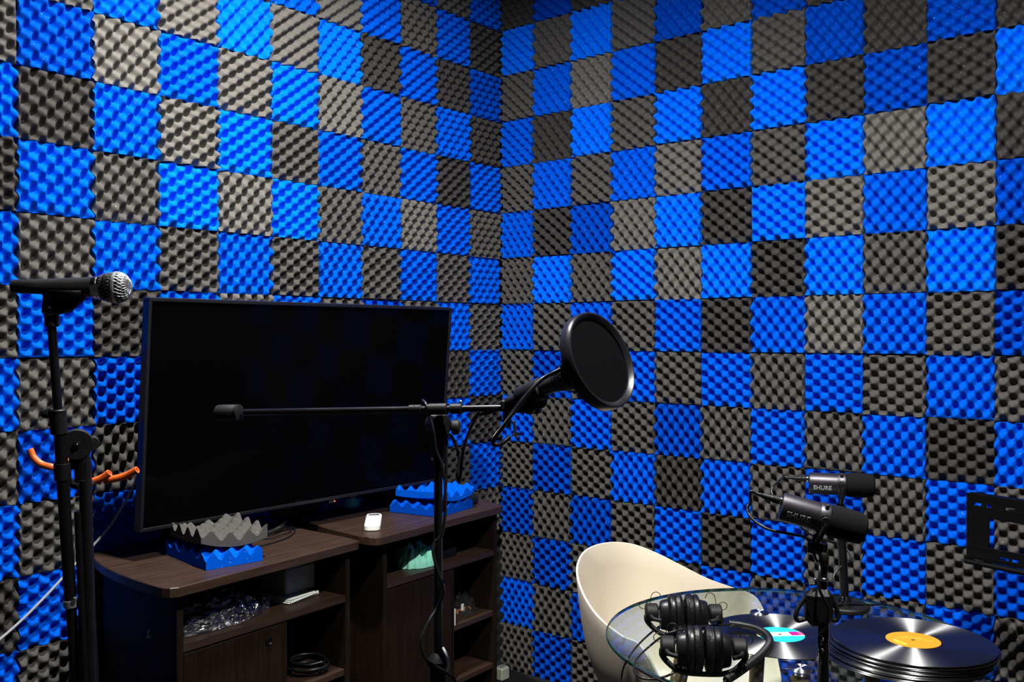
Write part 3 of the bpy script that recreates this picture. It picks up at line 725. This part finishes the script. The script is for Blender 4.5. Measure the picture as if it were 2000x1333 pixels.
# clutch
m = MB(); m.lathe([(0, 0), (.013, 0), (.0145, .01), (.0145, .055), (.012, .06), (0, .06)], vline(898), (0, 0, 1), seg=24); m.build('tube_clutch', M['blkm'], bs, bo)
m = MB(); m.box((0, 0, .0), (.040, .026, .060), .006, frame(vline(835), (0, 0, 1), RT)); m.cyl(vline(830)-nn*.02, vline(830)+nn*.02, .022, 28); m.build('pivot_clutch', M['blkm'], bs, bo)
m = MB(); m.lathe([(0, 0), (.013, 0), (.015, .003), (.015, .014), (.010, .018), (0, .018)], at(882, 835, DP-.005), RT, seg=8); m.cyl(at(870, 835, DP), at(884, 835, DP-.003), .006, 12); m.build('tightening_knob', M['rub'], bs, bo)
m = MB()
for u_ in (845, 868): m.ball(at(u_, 897, DP-.014), .0032, 10)
m.build('clutch_screw', M['chrome'], bs, bo)
B0, B1 = at(432, 806.5, 2.02), at(1062, 796, 1.80)
def bm(u_, v_=None): s_ = (u_-432)/(1062-432); D_ = 1/((1-s_)/2.02+s_/1.80); return at(u_, 806.5-10.5*s_, D_)
m = MB(); m.tube([bm(478), bm(1045)], .0066, 16, curve=False); m.build('boom_arm', M['blk'], bs, bo)
m = MB(); dr = (B1-B0).normalized(); m.lathe([(0, 0), (.013, 0), (.0165, .003), (.0172, .010), (.0172, .044), (.0155, .047), (.0155, .049), (.017, .050), (.017, .056), (.008, .0585), (0, .0585)], bm(424), dr, seg=28); m.build('counterweight', M['rub'], bs, bo)
m = MB(); m.cyl(bm(800), bm(824), .0095, 18); m.cyl(bm(880), bm(903), .0105, 18); m.cyl(bm(838), bm(874), .0115, 18); m.build('boom_collar', M['blkm'], bs, bo)
m = MB(); m.cyl(bm(895)+V(0, 0, .004), bm(901)+V(0, 0, .016), .003, 8); m.build('collar_screw', M['chrome'], bs, bo)
m = MB(); m.cyl(bm(1000), bm(1030), .0105, 18); m.cyl(bm(1028), bm(1056), .0135, 18, .012)
jn = at(1050, 783, 1.79); m.cyl(jn-nn*.015, jn+nn*.015, .014, 24); m.cyl(at(1048, 792, 1.80), at(1058, 765, 1.78), .012, 20); m.build('clip_hinge', M['blkm'], bs, bo)
m = MB(); m.ball(at(1055, 776, 1.772), .003, 10); m.build('hinge_screw', M['chrome'], bs, bo)

# pop filter disc, clamp, gooseneck
PC = at(1168, 706, 1.68); pn = (-FW*.62+(RT*.90+UP*.43)*.785).normalized()
mj = (RT*.43-UP*.90).normalized(); R0 = .0905
pf = thing('pop_filter', 'round black pop filter on a gooseneck clamped to the boom', 'pop filter', PC)
fm = frame((0, 0, 0), pn, mj)
m = MB(); m.M = fm
prof = [(R0-.0125, -.012), (R0-.002, -.012), (R0, -.010), (R0+.001, 0), (R0, .010), (R0-.002, .0125), (R0-.004, .0125), (R0-.0115, .0065), (R0-.0125, .005), (R0-.0125, -.012)]
m.lathe(prof, seg=72); m.build('hoop', M['bezel'], pf)
for zz, nm in ((.003, 'mesh_screen'), (-.007, 'mesh_screen')):
    m = MB(); m.M = fm; m.lathe([(.0001, zz+.001), (R0*.5, zz+.0008), (R0-.012, zz)], seg=64); m.lathe([(.0001, zz-.001), (R0-.012, zz-.0012)], seg=64); m.build(nm, M['nylon'], pf)
att = at(1108, 716, 1.70)
m = MB(); m.box((0, 0, 0), (.020, .024, .018), .003, frame(att-PC, pn, mj)); m.ball(at(1100, 707, 1.69)-PC, .004, 10); m.build('hoop_joint', M['bezel'], pf)
Pg = [att, at(1085, 727, 1.70), at(1058, 742, 1.69), at(1030, 770, 1.68), at(1005, 802, 1.68), at(984, 832, 1.69), at(966, 856, 1.71), at(964, 868, 1.74), at(978, 868, 1.77), at(994, 855, 1.79)]
m = MB(); Qg = [p-PC for p in catmull(Pg, 10)]; m.tube(Qg, .0038, 12, curve=False, cap=False)
for i in range(0, len(Qg)-1): 
    for f in (.0, .5): m.lathe([(.0036, -.0005), (.0043, 0), (.0036, .0005)], Qg[i].lerp(Qg[i+1], f), Qg[i+1]-Qg[i], seg=10)
m.build('gooseneck', M['blk'], pf)
m = MB(); cb = bm(990); m.box((0, 0, .006), (.024, .02, .020), .003, frame(cb-PC, V(0, 0, 1), RT)); m.box((0, 0, -.020), (.016, .018, .036), .003, frame(cb-PC, V(0, 0, 1), RT)); m.build('clamp', M['blkm'], pf)
m = MB(); cs = at(1003, 822, 1.80)-PC; m.cyl(cs, at(1008, 855, 1.80)-PC, .0028, 10); m.tube([at(1000, 852, 1.80)-PC, at(1008, 848, 1.80)-PC, at(1017, 850, 1.80)-PC], .003, 8); m.build('clamp_screw', M['chrome'], pf)
# microphone aimed at the filter
mt = vocal_mic(PC-pn*.150-UP*.006, pn, 'all black microphone held on the boom behind the pop filter', 'boom_microphone', 'micb')
m = MB(); jj = PC-pn*.165-UP*.006; m.M = frame(jj, pn, (0, 0, 1)); m.lathe([(.0155, -.03), (.0195, -.03), (.0205, -.028), (.0215, .028), (.0165, .03)], seg=28); m.M = Matrix()
m.tube([jj-UP*.018, jj-UP*.03+RT*.0, at(1055, 772, 1.79)], .009, 12); m.build('mic_clip', M['blkm'], bs, bo)
# mic lead
tail = PC-pn*.235-UP*.006
o0 = tail
m = MB(); m.cyl(tail-pn*.004, tail-pn*.052, .0092, 18, .0075); m.cyl(tail-pn*.052, tail-pn*.078, .006, 14, .0035)
ld = thing('microphone_lead', 'black microphone cable running from the boom microphone down the stand', 'cable', o0)
m.build('plug', M['blkm'], ld, o0)
t1 = tail-pn*.076
m = MB(); m.tube([t1, t1-pn*.02-UP*.006, at(935, 808, 1.84), at(918, 840, 1.86), at(905, 880, 1.875), at(900, 925, 1.88), at(897, 942, 1.89), at(893, 928, 1.895), at(897, 900, 1.9), at(890, 868, 1.9), at(878, 850, 1.89), at(872, 862, 1.875), at(871, 940, 1.872), at(866, 1000, 1.874)], .0032, 9)
m.build('upper_loop', M['cable'], ld, o0)
m = MB(); m.tube([at(826, 783, 1.90), at(832, 790, 1.872), at(840, 815, 1.865), at(847, 845, 1.862), at(852, 880, 1.868), at(862, 905, 1.87), at(869, 945, 1.872), at(870, 1000, 1.872), at(863, 1045, 1.875), at(849, 1060, 1.878), at(846, 1080, 1.874), at(855, 1115, 1.872), at(866, 1150, 1.872), at(864, 1170, 1.882)], .0032, 9); m.build('lead_on_pole', M['cable'], ld, o0)
m = MB(); m.tube([at(864, 1168, 1.884), at(852, 1190, 1.885), at(837, 1215, 1.87), at(824, 1245, 1.86), at(823, 1265, 1.86), at(833, 1290, 1.86), at(852, 1303, 1.86), at(874, 1316, 1.86), at(890, 1333, 1.865), at(896, 1380, 1.88)], .0030, 9); m.build('lower_loop', M['cable'], ld, o0)
m = MB(); m.tube([at(865, 1266, 1.86), at(872, 1280, 1.85), at(876, 1298, 1.85), at(874, 1311, 1.856)], .0028, 9)
m.build('white_tie_end', M['wcable'], ld, o0)['label'] = 'short pale cable tie end'

# ---------------------------------------------------------------- chair
RIM = [(1.357, -1.095, .655), (1.315, -1.100, .665), (1.227, -1.070, .687), (1.150, -1.026, .722), (1.098, -.980, .763), (1.071, -.920, .791), (1.063, -.850, .802), (1.077, -.772, .801),
       (1.113, -.715, .789), (1.172, -.682, .765), (1.234, -.655, .735), (1.292, -.618, .702), (1.342, -.573, .677), (1.374, -.530, .658)]
FR = [(1.405, -.520, .635), (1.440, -.530, .575), (1.475, -.560, .505), (1.515, -.620, .450), (1.545, -.720, .433), (1.552, -.820, .430), (1.540, -.920, .433), (1.505, -1.010, .450), (1.460, -1.065, .505), (1.425, -1.095, .575), (1.392, -1.104, .632)]
def closed_catmull(P, n):
    P = [Vector(p) for p in P]; m_ = len(P); out = []
    for i in range(m_):
        a, b, c, d = P[i-1], P[i], P[(i+1) % m_], P[(i+2) % m_]
        for k in range(n):
            t_ = k/n; out.append(.5*((2*b)+(c-a)*t_+(2*a-5*b+4*c-d)*t_*t_+(3*b-a-3*c+d)*t_**3))
    return out
loop = closed_catmull(RIM+FR, 5); cc = V(1.325, -.82, .418); nr = 16; vs = []
c0 = V(1.31, -.82, 0)
for p in loop:
    d = V(p.x-cc.x, p.y-cc.y, 0); L = d.length; hgt = p.z-.43
    k = min(1, max(0, hgt/.22))
    B = V(cc.x, cc.y, 0)+d*(.70-.10*k); B.z = .428+.004*k
    Cc = V(cc.x, cc.y, 0)+d*(.86+.06*k); Cc.z = .432+.02*k
    for i in range(nr):
        t_ = i/10
        if t_ <= 1: q = p*(1-t_)**2+Cc*2*t_*(1-t_)+B*t_*t_
        else:
            s_ = (i-10)/(nr-10); q = B.lerp(cc, s_); q.z = B.z-(B.z-cc.z)*math.sin(s_*PI/2)
        vs.append(q)
vs.append(cc.copy()); n = len(loop); fs = []
for a_ in range(n):
    b_ = (a_+1) % n
    for i in range(nr-1): fs.append((a_*nr+i, a_*nr+i+1, b_*nr+i+1, b_*nr+i))
    fs.append((a_*nr+nr-1, n*nr, b_*nr+nr-1))
ch = thing('armchair', 'cream moulded plastic tub chair behind the round glass table', 'chair', c0)
o = MB().add(vs, fs, True).build('seat_shell', M['chair'], ch, c0)
md = o.modifiers.new('thickness', 'SOLIDIFY'); md.thickness = .006; md.offset = 0; md.use_even_offset = True
bv = o.modifiers.new('round_rim', 'BEVEL'); bv.width = .0018; bv.segments = 2; bv.limit_method = 'ANGLE'; bv.angle_limit = .9
for sx_, sy_ in ((-1, -1), (-1, 1), (1, -1), (1, 1)):
    MB().tube([cc+V(sx_*.10, sy_*.10, -.016), V(cc.x+sx_*.215, cc.y+sy_*.215, .004)], lambda t_: .017-.006*t_, 14, curve=False).build('leg', M['beech'], ch, c0)
m = MB()
for sx_, sy_ in ((-1, -1), (1, 1), (-1, 1), (1, -1)): m.tube([cc+V(sx_*.11, sy_*.11, -.012), cc+V(sx_*.12, sy_*.12, -.05), cc+V(-sx_*.11, sy_*.13, -.16)], .004, 8)
m.build('wire_brace', M['blk'], ch, c0)

# ---------------------------------------------------------------- glass table
ZT = .755; TC = V(1.750, -1.125, ZT); RT_ = .386
tb_ = thing('glass_table', 'round clear glass table with wooden legs in front of the cream chair', 'table', (TC.x, TC.y, 0)); to = V(TC.x, TC.y, 0)
m = MB().lathe([(.0001, ZT-.008), (RT_-.0015, ZT-.008)], to, seg=128); m.lathe([(RT_-.0015, ZT), (.0001, ZT)], to, seg=128); m.build('glass_top', M['glass'], tb_, to)
MB().lathe([(RT_-.0015, ZT-.008), (RT_, ZT-.0065), (RT_, ZT-.0015), (RT_-.0015, ZT)], to, seg=128).build('glass_edge', M['edge'], tb_, to)
caps = [(1.629, -1.013), (1.600, -1.305), (1.843, -1.300), (1.862, -1.008)]; lc = V(1.735, -1.155)
for (x, y) in caps:
    MB().lathe([(0, 0), (.0205, 0), (.0215, .001), (.0205, .0045), (.0195, .0055), (.0001, .0055)], (x, y, ZT), seg=36).build('steel_cap', M['capm'], tb_, to)
    d = V(x-lc.x, y-lc.y, 0).normalized()
    MB().tube([V(x, y, ZT-.0085), V(x, y, 0)+d*.16+V(0, 0, .0)], lambda t_: .0175-.006*t_, 16, curve=False).build('leg', M['beech'], tb_, to)
    MB().lathe([(0, 0), (.012, 0), (.012, .006), (0, .006)], (x, y, ZT-.0142), seg=20).build('mounting_disc', M['chrome'], tb_, to)
m = MB()
for i in (0, 1):
    a_, b_ = Vector((*caps[i], .40)), Vector((*caps[i+2], .40)); da = (a_-V(lc.x, lc.y, .4)).normalized()*.075
    m.tube([a_+da, b_-da], .005, 8, curve=False)
m.build('cross_brace', M['blk'], tb_, to)

# ---------------------------------------------------------------- records
def record(label, lm, c, z, rz, lab=True, grp=None, th=.0022):
    t_ = thing('vinyl_record', label, 'record', (c[0], c[1], z), grp); t_.rotation_euler.z = rz
    R_ = .150
    MB().lathe([(.0001, 0), (R_-.001, 0), (R_, th*.5), (R_-.0008, th), (R_-.004, th*.92), (.054, th*.92), (.052, th*.6), (.051, th), (.0001, th)], seg=96).build('grooved_disc', M['vinyl'], t_)
    MB().lathe([(.0036, th), (.0037, th+.0003), (.050, th+.0003), (.0502, th)], seg=64).build('paper_label', M[lm], t_)
    MB().lathe([(.0001, th+.0001), (.0036, th+.0001)], seg=16).build('spindle_hole', M['blkm'], t_)
    return t_
rt1 = record('single black record with a teal and cream label behind the front stand', 'tl', (1.729, -1.130), ZT+.0003, 2.30)
NR = 14; zz = ZT+.0062; yc = V(1.990, -1.105); rs = random.Random(4)
proto = None; pitch = .0023
for k in range(NR):
    jx, jy = rs.uniform(-.006, .006)-.012*(1-k/(NR-1)), rs.uniform(-.006, .006)-.010*(1-k/(NR-1))
    z_ = zz+k*pitch
    if k == NR-1:
        tp = dup(proto, 'black record with an amber label, topmost of the stack', 'stacked records on the glass table'); tp.location = (yc.x, yc.y, z_); tp.rotation_euler.z = .30
        for c_ in tp.children:
            if c_.name.startswith('paper_label'): c_.data = c_.data.copy(); c_.data.materials[0] = M['yl']; pl = c_
    elif k == 0:
        proto = record('black record in the stack under the amber label one', 'dl', (yc.x+jx, yc.y+jy), z_, 0, grp='stacked records on the glass table')
    else:
        q = dup(proto, 'black record in the stack under the amber label one', 'stacked records on the glass table'); q.location = (yc.x+jx, yc.y+jy, z_); q.rotation_euler.z = rs.uniform(0, 6)
# printed words on the amber label: kept as rows of small strokes, too small to read
def print_lines(parent, rows, m_, th=.0026):
    r5 = random.Random(3); m5 = MB()
    for (x0, x1, y, h) in rows:
        x = x0
        while x < x1:
            w_ = r5.uniform(.0012, .004)
            if w_ > .002: m5.box((x+w_/2, y, th), (w_, h*r5.uniform(.5, 1), .0002))
            x += w_+.0009
    return m5.build('printed_lines', m_, parent)
print_lines(tp, [(-.018, .012, .016, .0022), (-.022, .018, .012, .0016), (.010, .034, .004, .003), (-.03, -.012, .004, .0014)], M['texty'])
m = MB()
for k in range(9):
    an = PI*1.12+k*.105; R5 = .036; m.tube([V(math.cos(an)*R5, math.sin(an)*R5, .0027)+V(math.cos(a2)*.0032, math.sin(a2)*.0042, 0) for a2 in [q*PI/4 for q in range(9)]], .0005, 5, n=2)
m.build('ring_print', M['texty'], tp)
print_lines(rt1, [(-.030, -.016, .014, .0016), (-.032, -.016, .008, .0012), (.018, .040, .010, .0014), (.018, .036, .004, .0014), (.018, .040, -.004, .0012)], M['boxg'])

# ---------------------------------------------------------------- podcast microphones
def podcast_mic(o_, ax_, up_, label):
    t_ = thing('podcast_microphone', label, 'microphone', (0, 0, 0), 'podcast microphones over the glass table')
    ax_ = ax_.normalized(); y_ = up_.cross(ax_).normalized(); z_ = ax_.cross(y_)
    m4 = Matrix((ax_*.9, y_*.9, z_*.9)).transposed().to_4x4(); m4.translation = o_; t_.matrix_world = m4     # x forward, y away from the camera's right hand, z up
    X = (1, 0, 0)
    MB().lathe([(0, -.082), (.0255, -.082), (.0275, -.0795), (.0275, -.0115), (.0272, -.010)], z=X, seg=44).build('body', M['mv'], t_)
    MB().lathe([(.0272, -.012), (.0290, -.0115), (.0295, -.010), (.0295, .006), (.0288, .008), (.0268, .009)], z=X, seg=44).build('control_ring', M['mv'], t_)
    MB().lathe([(.0268, .008), (.0300, .010), (.0310, .018), (.0312, .045), (.0300, .064), (.0270, .0745), (.0180, .079), (.0001, .080)], z=X, seg=44).build('windscreen', M['wind'], t_)
    m_ = MB(); m_.lathe([(.0062, 0), (.0075, 0), (.0078, .002), (.0075, .003), (.0062, .003), (.0062, 0)], (-.002, -.0288, .004), (0, -1, 0), seg=20); m_.ball((-.002, -.0293, .004), .0032, 12, 1, 1, .4, (0, -1, 0)); m_.build('round_button', M['blk'], t_)
    m_ = MB(); m_.box((-.002, -.020, .0215), (.007, .004, .018), .0018, Matrix.Rotation(0, 4, 'X')); m_.build('touch_strip', M['blkm'], t_)
    m_ = MB(); m_.cyl((-.081, 0, .010), (-.100, 0, .010), .0080, 20); m_.cyl((-.100, 0, .010), (-.122, 0, .0105), .0070, 18, .0052); m_.cyl((-.122, 0, .0105), (-.134, 0, .011), .0042, 12, .0030)
    p_ = m_.build('cable_plug', M['blkm'], t_); m_ = MB(); m_.cyl((-.0835, 0, .010), (-.0875, 0, .010), .0088, 20); m_.build('plug_ring', M['chrome'], p_)
    # yoke: a ring arm on each side of the control ring meeting under the mic
    m_ = MB()
    for s_ in (-1, 1): m_.tube([V(.0, s_*.0325, 0), V(.0, s_*.0345, -.012), V(-.002, s_*.030, -.034), V(-.004, s_*.010, -.050)], .0050, 10); m_.cyl((.0, s_*.029, 0), (.0, s_*.038, 0), .009, 20)
    m_.box((-.004, 0, -.054), (.020, .03, .010), .003); m_.build('yoke', M['blkm'], t_)
    text('SHURE', .0150, M['text'], t_, Matrix.Translation(V(-.049, -.0262, -.0075)) @ Matrix.Rotation(PI/2+.28, 4, 'X'), 'maker_lettering')
    return t_, m4
fr_ax = at(1692, 1036, 1.61)-at(1522, 988, 1.64)
fo = at(1609, 1013, 1.62)
mic1, mf = podcast_mic(fo, fr_ax, V(0, 0, 1), 'larger nearer podcast microphone tilted down, on the front desk stand')
rr_ax = at(1706, 950, 2.15)-at(1582, 944, 2.19)
ro = at(1645, 947, 2.17)
mic2, mr_ = podcast_mic(ro, rr_ax, V(0, 0, 1), 'farther level podcast microphone on the rear round-base stand')
# rear stand
bx = on(1650, 1190, ZT); bx.z = ZT
rs_ = thing('desk_microphone_stand', 'rear black desk microphone stand with a round base on the glass', 'microphone stand', bx, 'desk microphone stands')
MB().lathe([(0, 0), (.052, 0), (.055, .003), (.055, .009), (.052, .012), (.020, .0145), (0, .0145)], seg=48).build('round_base', M['blkm'], rs_)
pt_ = mr_ @ V(-.004, 0, -.058)-bx
m = MB(); m.cyl((0, 0, .012), (0, 0, .030), .017, 24, .012); m.tube([V(0, 0, .02), V(pt_.x*.5, pt_.y*.5, pt_.z*.5), pt_-V(0, 0, .03)], .0098, 18, curve=False); m.build('pole', M['blk'], rs_)
m = MB(); m.cyl(pt_-V(0, 0, .038), pt_+V(0, 0, .002), .0125, 20); m.build('top_joint', M['blkm'], rs_)
m = MB(); q_ = pt_*.68; m.cyl(q_+V(0, 0, 0), q_+RT*.022, .006, 12); m.build('side_knob', M['rub'], rs_)
# front stand: base stands on the glass below the picture
bx2 = at(1608, 1300, 1.60); bx2.z = ZT; pf2 = bx2.copy()
fs_ = thing('desk_microphone_stand', 'front black desk microphone stand with lettering down its pole', 'microphone stand', bx2, 'desk microphone stands')
MB().lathe([(0, 0), (.060, 0), (.063, .003), (.063, .009), (.060, .012), (.02, .015), (0, .015)], seg=48).build('round_base', M['blkm'], fs_)
hz = lambda v_: at(1608, v_, 1.60).z-ZT
MB().cyl((0, 0, .012), (0, 0, hz(1215)), .0092, 22).build('lower_pole', M['blk'], fs_)
MB().cyl((0, 0, hz(1150)), (0, 0, hz(1062)), .0062, 18).build('upper_pole', M['blk'], fs_)
m = MB(); m.box((-.008, 0, (hz(1150)+hz(1222))/2), (.046, .030, hz(1150)-hz(1222)), .010, frame((0, 0, 0), (0, 0, 1), RT))
m.M = Matrix(); m.build('height_clutch', M['blkm'], fs_)
for k, a_ in ((-1, .040), (1, .030)):
    MB().tube([RT*(k*.022-.008)+V(0, 0, hz(1165)), RT*(k*a_-.006)+V(0, 0, hz(1195)), RT*(k*(a_-.002)-.006)+V(0, 0, hz(1212)), RT*(k*.018-.008)+V(0, 0, hz(1208))], .0042, 8).build('clutch_lever', M['rub'], fs_)
jt = mf @ V(-.004, 0, -.058)-bx2
m = MB(); m.tube([V(0, 0, hz(1105)), V(0, 0, hz(1085)), jt*.55+V(0, 0, hz(1075))*.45, jt], .0085, 12); m.cyl(jt-V(0, 0, .01), jt+V(0, 0, .006), .011, 18); m.build('swivel_joint', M['blkm'], fs_)
m = MB(); m.cyl(V(0, 0, hz(1135)), V(0, 0, hz(1128)), .0085, 14); m.ball(at(1592, 1133, 1.59)-bx2, .0028, 8); m.ball(at(1590, 1142, 1.59)-bx2, .0022, 8); m.build('steel_nut', M['chrome'], fs_)
ncam = (CAM-bx2); ncam.z = 0; ncam.normalize()
sidev = (ncam*.82-RT*.57).normalized()
xx = V(0, 0, -1); yy = sidev.cross(xx); mt4 = Matrix((xx, yy, sidev)).transposed().to_4x4(); mt4.translation = sidev*.0094+V(0, 0, hz(1268))
text('On-Stage', .0135, M['text'], fs_, mt4, 'stand_lettering')
# their leads
def lead(P, r, label, m_='cable'):
    o0_ = Vector(P[0]); return tag(MB().tube(P, r, 9).build('microphone_lead', M[m_], None, o0_), label, 'cable')
e2 = mr_ @ V(-.133, 0, .011)
lead([e2, e2+rr_ax.normalized()*-.012, at(1512, 949, 2.17), at(1507, 960, 2.16), at(1512, 973, 2.15), at(1528, 990, 2.14), at(1575, 1040, 2.2), at(1625, 1060, 2.22), at(1655, 1075, 2.2), at(1660, 1095, 2.18), at(1640, 1110, 2.16), at(1629, 1125, 2.15), at(1631, 1142, 2.14), at(1645, 1158, 2.13), at(1649, 1170, 2.15), on(1640, 1180, ZT+.019), on(1622, 1182, ZT+.019), on(1660, 1180, ZT+.019), on(1700, 1182, ZT+.012), on(1735, 1182, ZT+.004), on(1760, 1196, ZT+.004), on(1770, 1215, ZT+.004)], .0026, 'black cable looping from the rear podcast microphone over its round base')
e1 = mf @ V(-.133, 0, .011)
lead([e1, e1-fr_ax.normalized()*.010, at(1466, 982, 1.66), at(1460, 992, 1.66), at(1463, 1006, 1.65), at(1478, 1022, 1.64), at(1505, 1036, 1.63), at(1545, 1044, 1.63), at(1575, 1052, 1.64), at(1588, 1075, 1.63), at(1592, 1090, 1.62), at(1601, 1110, 1.585), at(1600, 1150, 1.575), at(1618, 1190, 1.575), at(1612, 1225, 1.58), at(1600, 1245, 1.584), at(1602, 1290, 1.588), on(1590, 1375, ZT+.018), on(1560, 1385, ZT+.004)], .0026, 'black cable looping from the nearer tilted podcast microphone')

# ---------------------------------------------------------------- headphones
def headphones(label):
    t_ = thing('headphones', label, 'headphones', (0, 0, 0), 'black studio headphones on the glass table')
    for s_ in (-1, 1):
        X = (s_, 0, 0); o_ = (0, 0, .046)
        m_ = MB(); m_.lathe([(.018, .002), (.030, .0012), (.039, .004), (.0425, .010), (.041, .017), (.038, .0195), (.018, .0195)], o_, X, (0, 0, 1), seg=44, sx=1.05, sy=.92); pd = m_.build('ear_pad', M['pad'], t_)
        m_ = MB(); m_.lathe([(.036, .0185), (.0405, .020), (.0415, .025), (.0405, .029), (.034, .0325), (.031, .034)], o_, X, (0, 0, 1), seg=44, sx=1.05, sy=.92)
        m_.lathe([(.031, .034), (.0285, .046), (.026, .049), (.0001, .050)], o_, X, (0, 0, 1), seg=40, sx=1.05, sy=.92); cu = m_.build('ear_cup', M['hp'], t_)
        # yoke: forked arm gripping the cup, running to the band
        m_ = MB(); m_.tube([V(s_*.046, .034, .050), V(s_*.062, .030, .052), V(s_*.070, .004, .050), V(s_*.066, -.026, .046), V(s_*.050, -.036, .044)], .0042, 10)
        m_.lathe([(0, -.013), (.016, -.013), (.0185, -.010), (.0185, .010), (.016, .013), (0, .013)], (s_*.066, .004, .050), (1, 0, 0), (0, 0, 1), seg=28, sy=1.15); m_.build('yoke', M['rub'], t_)
        m_ = MB(); m_.tube([V(s_*(.083+.009*math.cos(q*PI/6)), .008-.003*math.sin(q*PI/6), .064+.009*math.sin(q*PI/6)) for q in range(13)], .0008, 6, n=3); m_.build('exposed_wire', M['cable'], t_)
        m_ = MB(); m_.tube([V(s_*.046, .006, .080), V(s_*.050, .008, .089), V(s_*.058, .010, .091), V(s_*.066, .010, .084), V(s_*.070, .009, .062)], .0008, 6); m_.build('exposed_wire', M['cable'], t_)
    # padded band folded down in front of the cups, resting on the glass
    P_ = [V(-.068, .014, .048), V(-.078, -.002, .038), V(-.062, -.012, .020), V(-.040, -.016, .009), V(.0, -.017, .0065), V(.040, -.016, .009), V(.062, -.012, .020), V(.078, -.002, .038), V(.068, .014, .048)]
    Q_ = catmull(P_, 6); vs_ = []; fs_2 = []
    for i, p in enumerate(Q_):
        tt = (Q_[min(i+1, len(Q_)-1)]-Q_[max(i-1, 0)]).normalized(); sd_ = tt.cross(V(0, 0, 1)).normalized()
        up_ = V(0, 0, 1); f_ = i/(len(Q_)-1); w_ = .0125-.0065*math.sin(f_*PI); th_ = .0050
        for k in range(10):
            an = 2*PI*k/10; vs_.append(p+up_*math.cos(an)*w_*.85+sd_*math.sin(an)*th_)
    for i in range(len(Q_)-1):
        for k in range(10): k2 = (k+1) % 10; fs_2.append((i*10+k, i*10+k2, (i+1)*10+k2, (i+1)*10+k))
    MB().add(vs_, fs_2, True).build('headband', M['pad'], t_)
    return t_
h1 = headphones('farther pair of black studio headphones on the glass table')
c1 = on(1335, 1245, ZT+.0005); c1.z = ZT+.0005
rzv = math.atan2(RT.y, RT.x)
h1.location = c1; h1.rotation_euler.z = rzv-.05
h2 = dup(h1, 'nearer pair of black studio headphones with the thick coiled lead', 'black studio headphones on the glass table')
c2 = on(1374, 1318, ZT+.0005); h2.location = c2; h2.rotation_euler.z = rzv-.10
i1 = Matrix.Translation(h1.location) @ Matrix.Rotation(h1.rotation_euler.z, 4, 'Z'); i2 = Matrix.Translation(h2.location) @ Matrix.Rotation(h2.rotation_euler.z, 4, 'Z')
def child_tube(h, im, name, P, r, m_='cable', coil=None, **k):
    inv = im.inverted(); mb = MB(); mb.M = inv
    if coil: mb.tube(coil_pts([Vector(p) for p in P], coil[0], coil[1], 8), r, 6, n=1, curve=False)
    else: mb.tube(P, r, 9)
    return mb.build(name, M[m_], h)
child_tube(h1, i1, 'lead', [i1 @ V(-.052, .0, .014), on(1288, 1224, ZT+.012), on(1262, 1245, ZT+.004), on(1240, 1268, ZT+.003), on(1224, 1292, ZT+.003), at(1216, 1312, 1.90), at(1213, 1345, 1.90), at(1212, 1400, 1.90)], .0021)
child_tube(h2, i2, 'lead', [i2 @ V(-.052, -.0, .016), on(1330, 1305, ZT+.014), on(1300, 1322, ZT+.003), on(1262, 1327, ZT+.003), on(1240, 1315, ZT+.003), on(1243, 1290, ZT+.003), on(1270, 1262, ZT+.003), on(1305, 1238, ZT+.05), on(1350, 1228, ZT+.05), on(1390, 1222, ZT+.03), on(1428, 1221, ZT+.012)], .0022)
CPT = [on(1425, 1219, ZT+.014), on(1450, 1222, ZT+.012), on(1478, 1229, ZT+.012), on(1498, 1241, ZT+.012), on(1503, 1256, ZT+.012), on(1488, 1278, ZT+.010), on(1455, 1305, ZT+.010), on(1418, 1330, ZT+.010)]
child_tube(h2, i2, 'coiled_lead', CPT, .0021, coil=(.0062, 120))
child_tube(h2, i2, 'lead', [CPT[-1], on(1400, 1345, ZT+.006), on(1370, 1365, ZT+.004), on(1340, 1385, ZT+.004)], .0022)
lead([on(1240, 1303, ZT+.003), on(1262, 1316, ZT+.003), on(1290, 1330, ZT+.003), on(1320, 1345, ZT+.003)], .0030, 'short black cable lying along the left glass edge')

# ---------------------------------------------------------------- wall bracket at the right edge
b0 = V(1.8945, -.30, .873)
br = thing('wall_mount_bracket', 'black slotted steel television mount plate jutting from the right wall', 'wall bracket', b0)
br.rotation_euler.z = -.2845                       # local x runs along the plate, y toward the wall
m = MB(); xe = .50; th = .004; zc = b0.z
def bar(xa, xb, za, zb): m.box(((xa+xb)/2, 0, (za+zb)/2-zc), (xb-xa, th, zb-za), .0006)
def slotrow(sl, za, zb):
    xs = [0]
    for a_, b_ in sl: xs += [a_, b_]
    xs.append(xe)
    for k in range(0, len(xs), 2): bar(xs[k], xs[k+1], za, zb)
bar(0, xe, .9435, .967); slotrow([(.018, .040), (.054, .067), (.104, .130), (.17, .19)], .9365, .9435); bar(0, xe, .907, .9365)
bar(0, .062, .830, .907); bar(.30, xe, .830, .907)
bar(0, xe, .8115, .830); slotrow([(.090, .113), (.121, .140), (.19, .21)], .8045, .8115); bar(0, xe, .792, .8045)
m.build('slotted_plate', M['brk'], br)
m = MB(); m.box((.0015, .016, 0), (.003, .030, .182), .0008); m.box((xe/2, .014, .9655-zc), (xe, .026, .003), .0008); m.build('folded_flange', M['brk'], br)
m = MB(); m.box((xe/2, -.008, .7855-zc), (xe, .020, .012), .004); m.box((xe/2, .006, .7935-zc), (xe, .014, .003), .001); m.build('bottom_rail', M['brk'], br)
m = MB(); m.box((.36, .18, 0), (.03, .36, .03), .003); m.box((.44, .335, 0), (.16, .015, .16), .003); m.build('wall_arm', M['brk'], br)
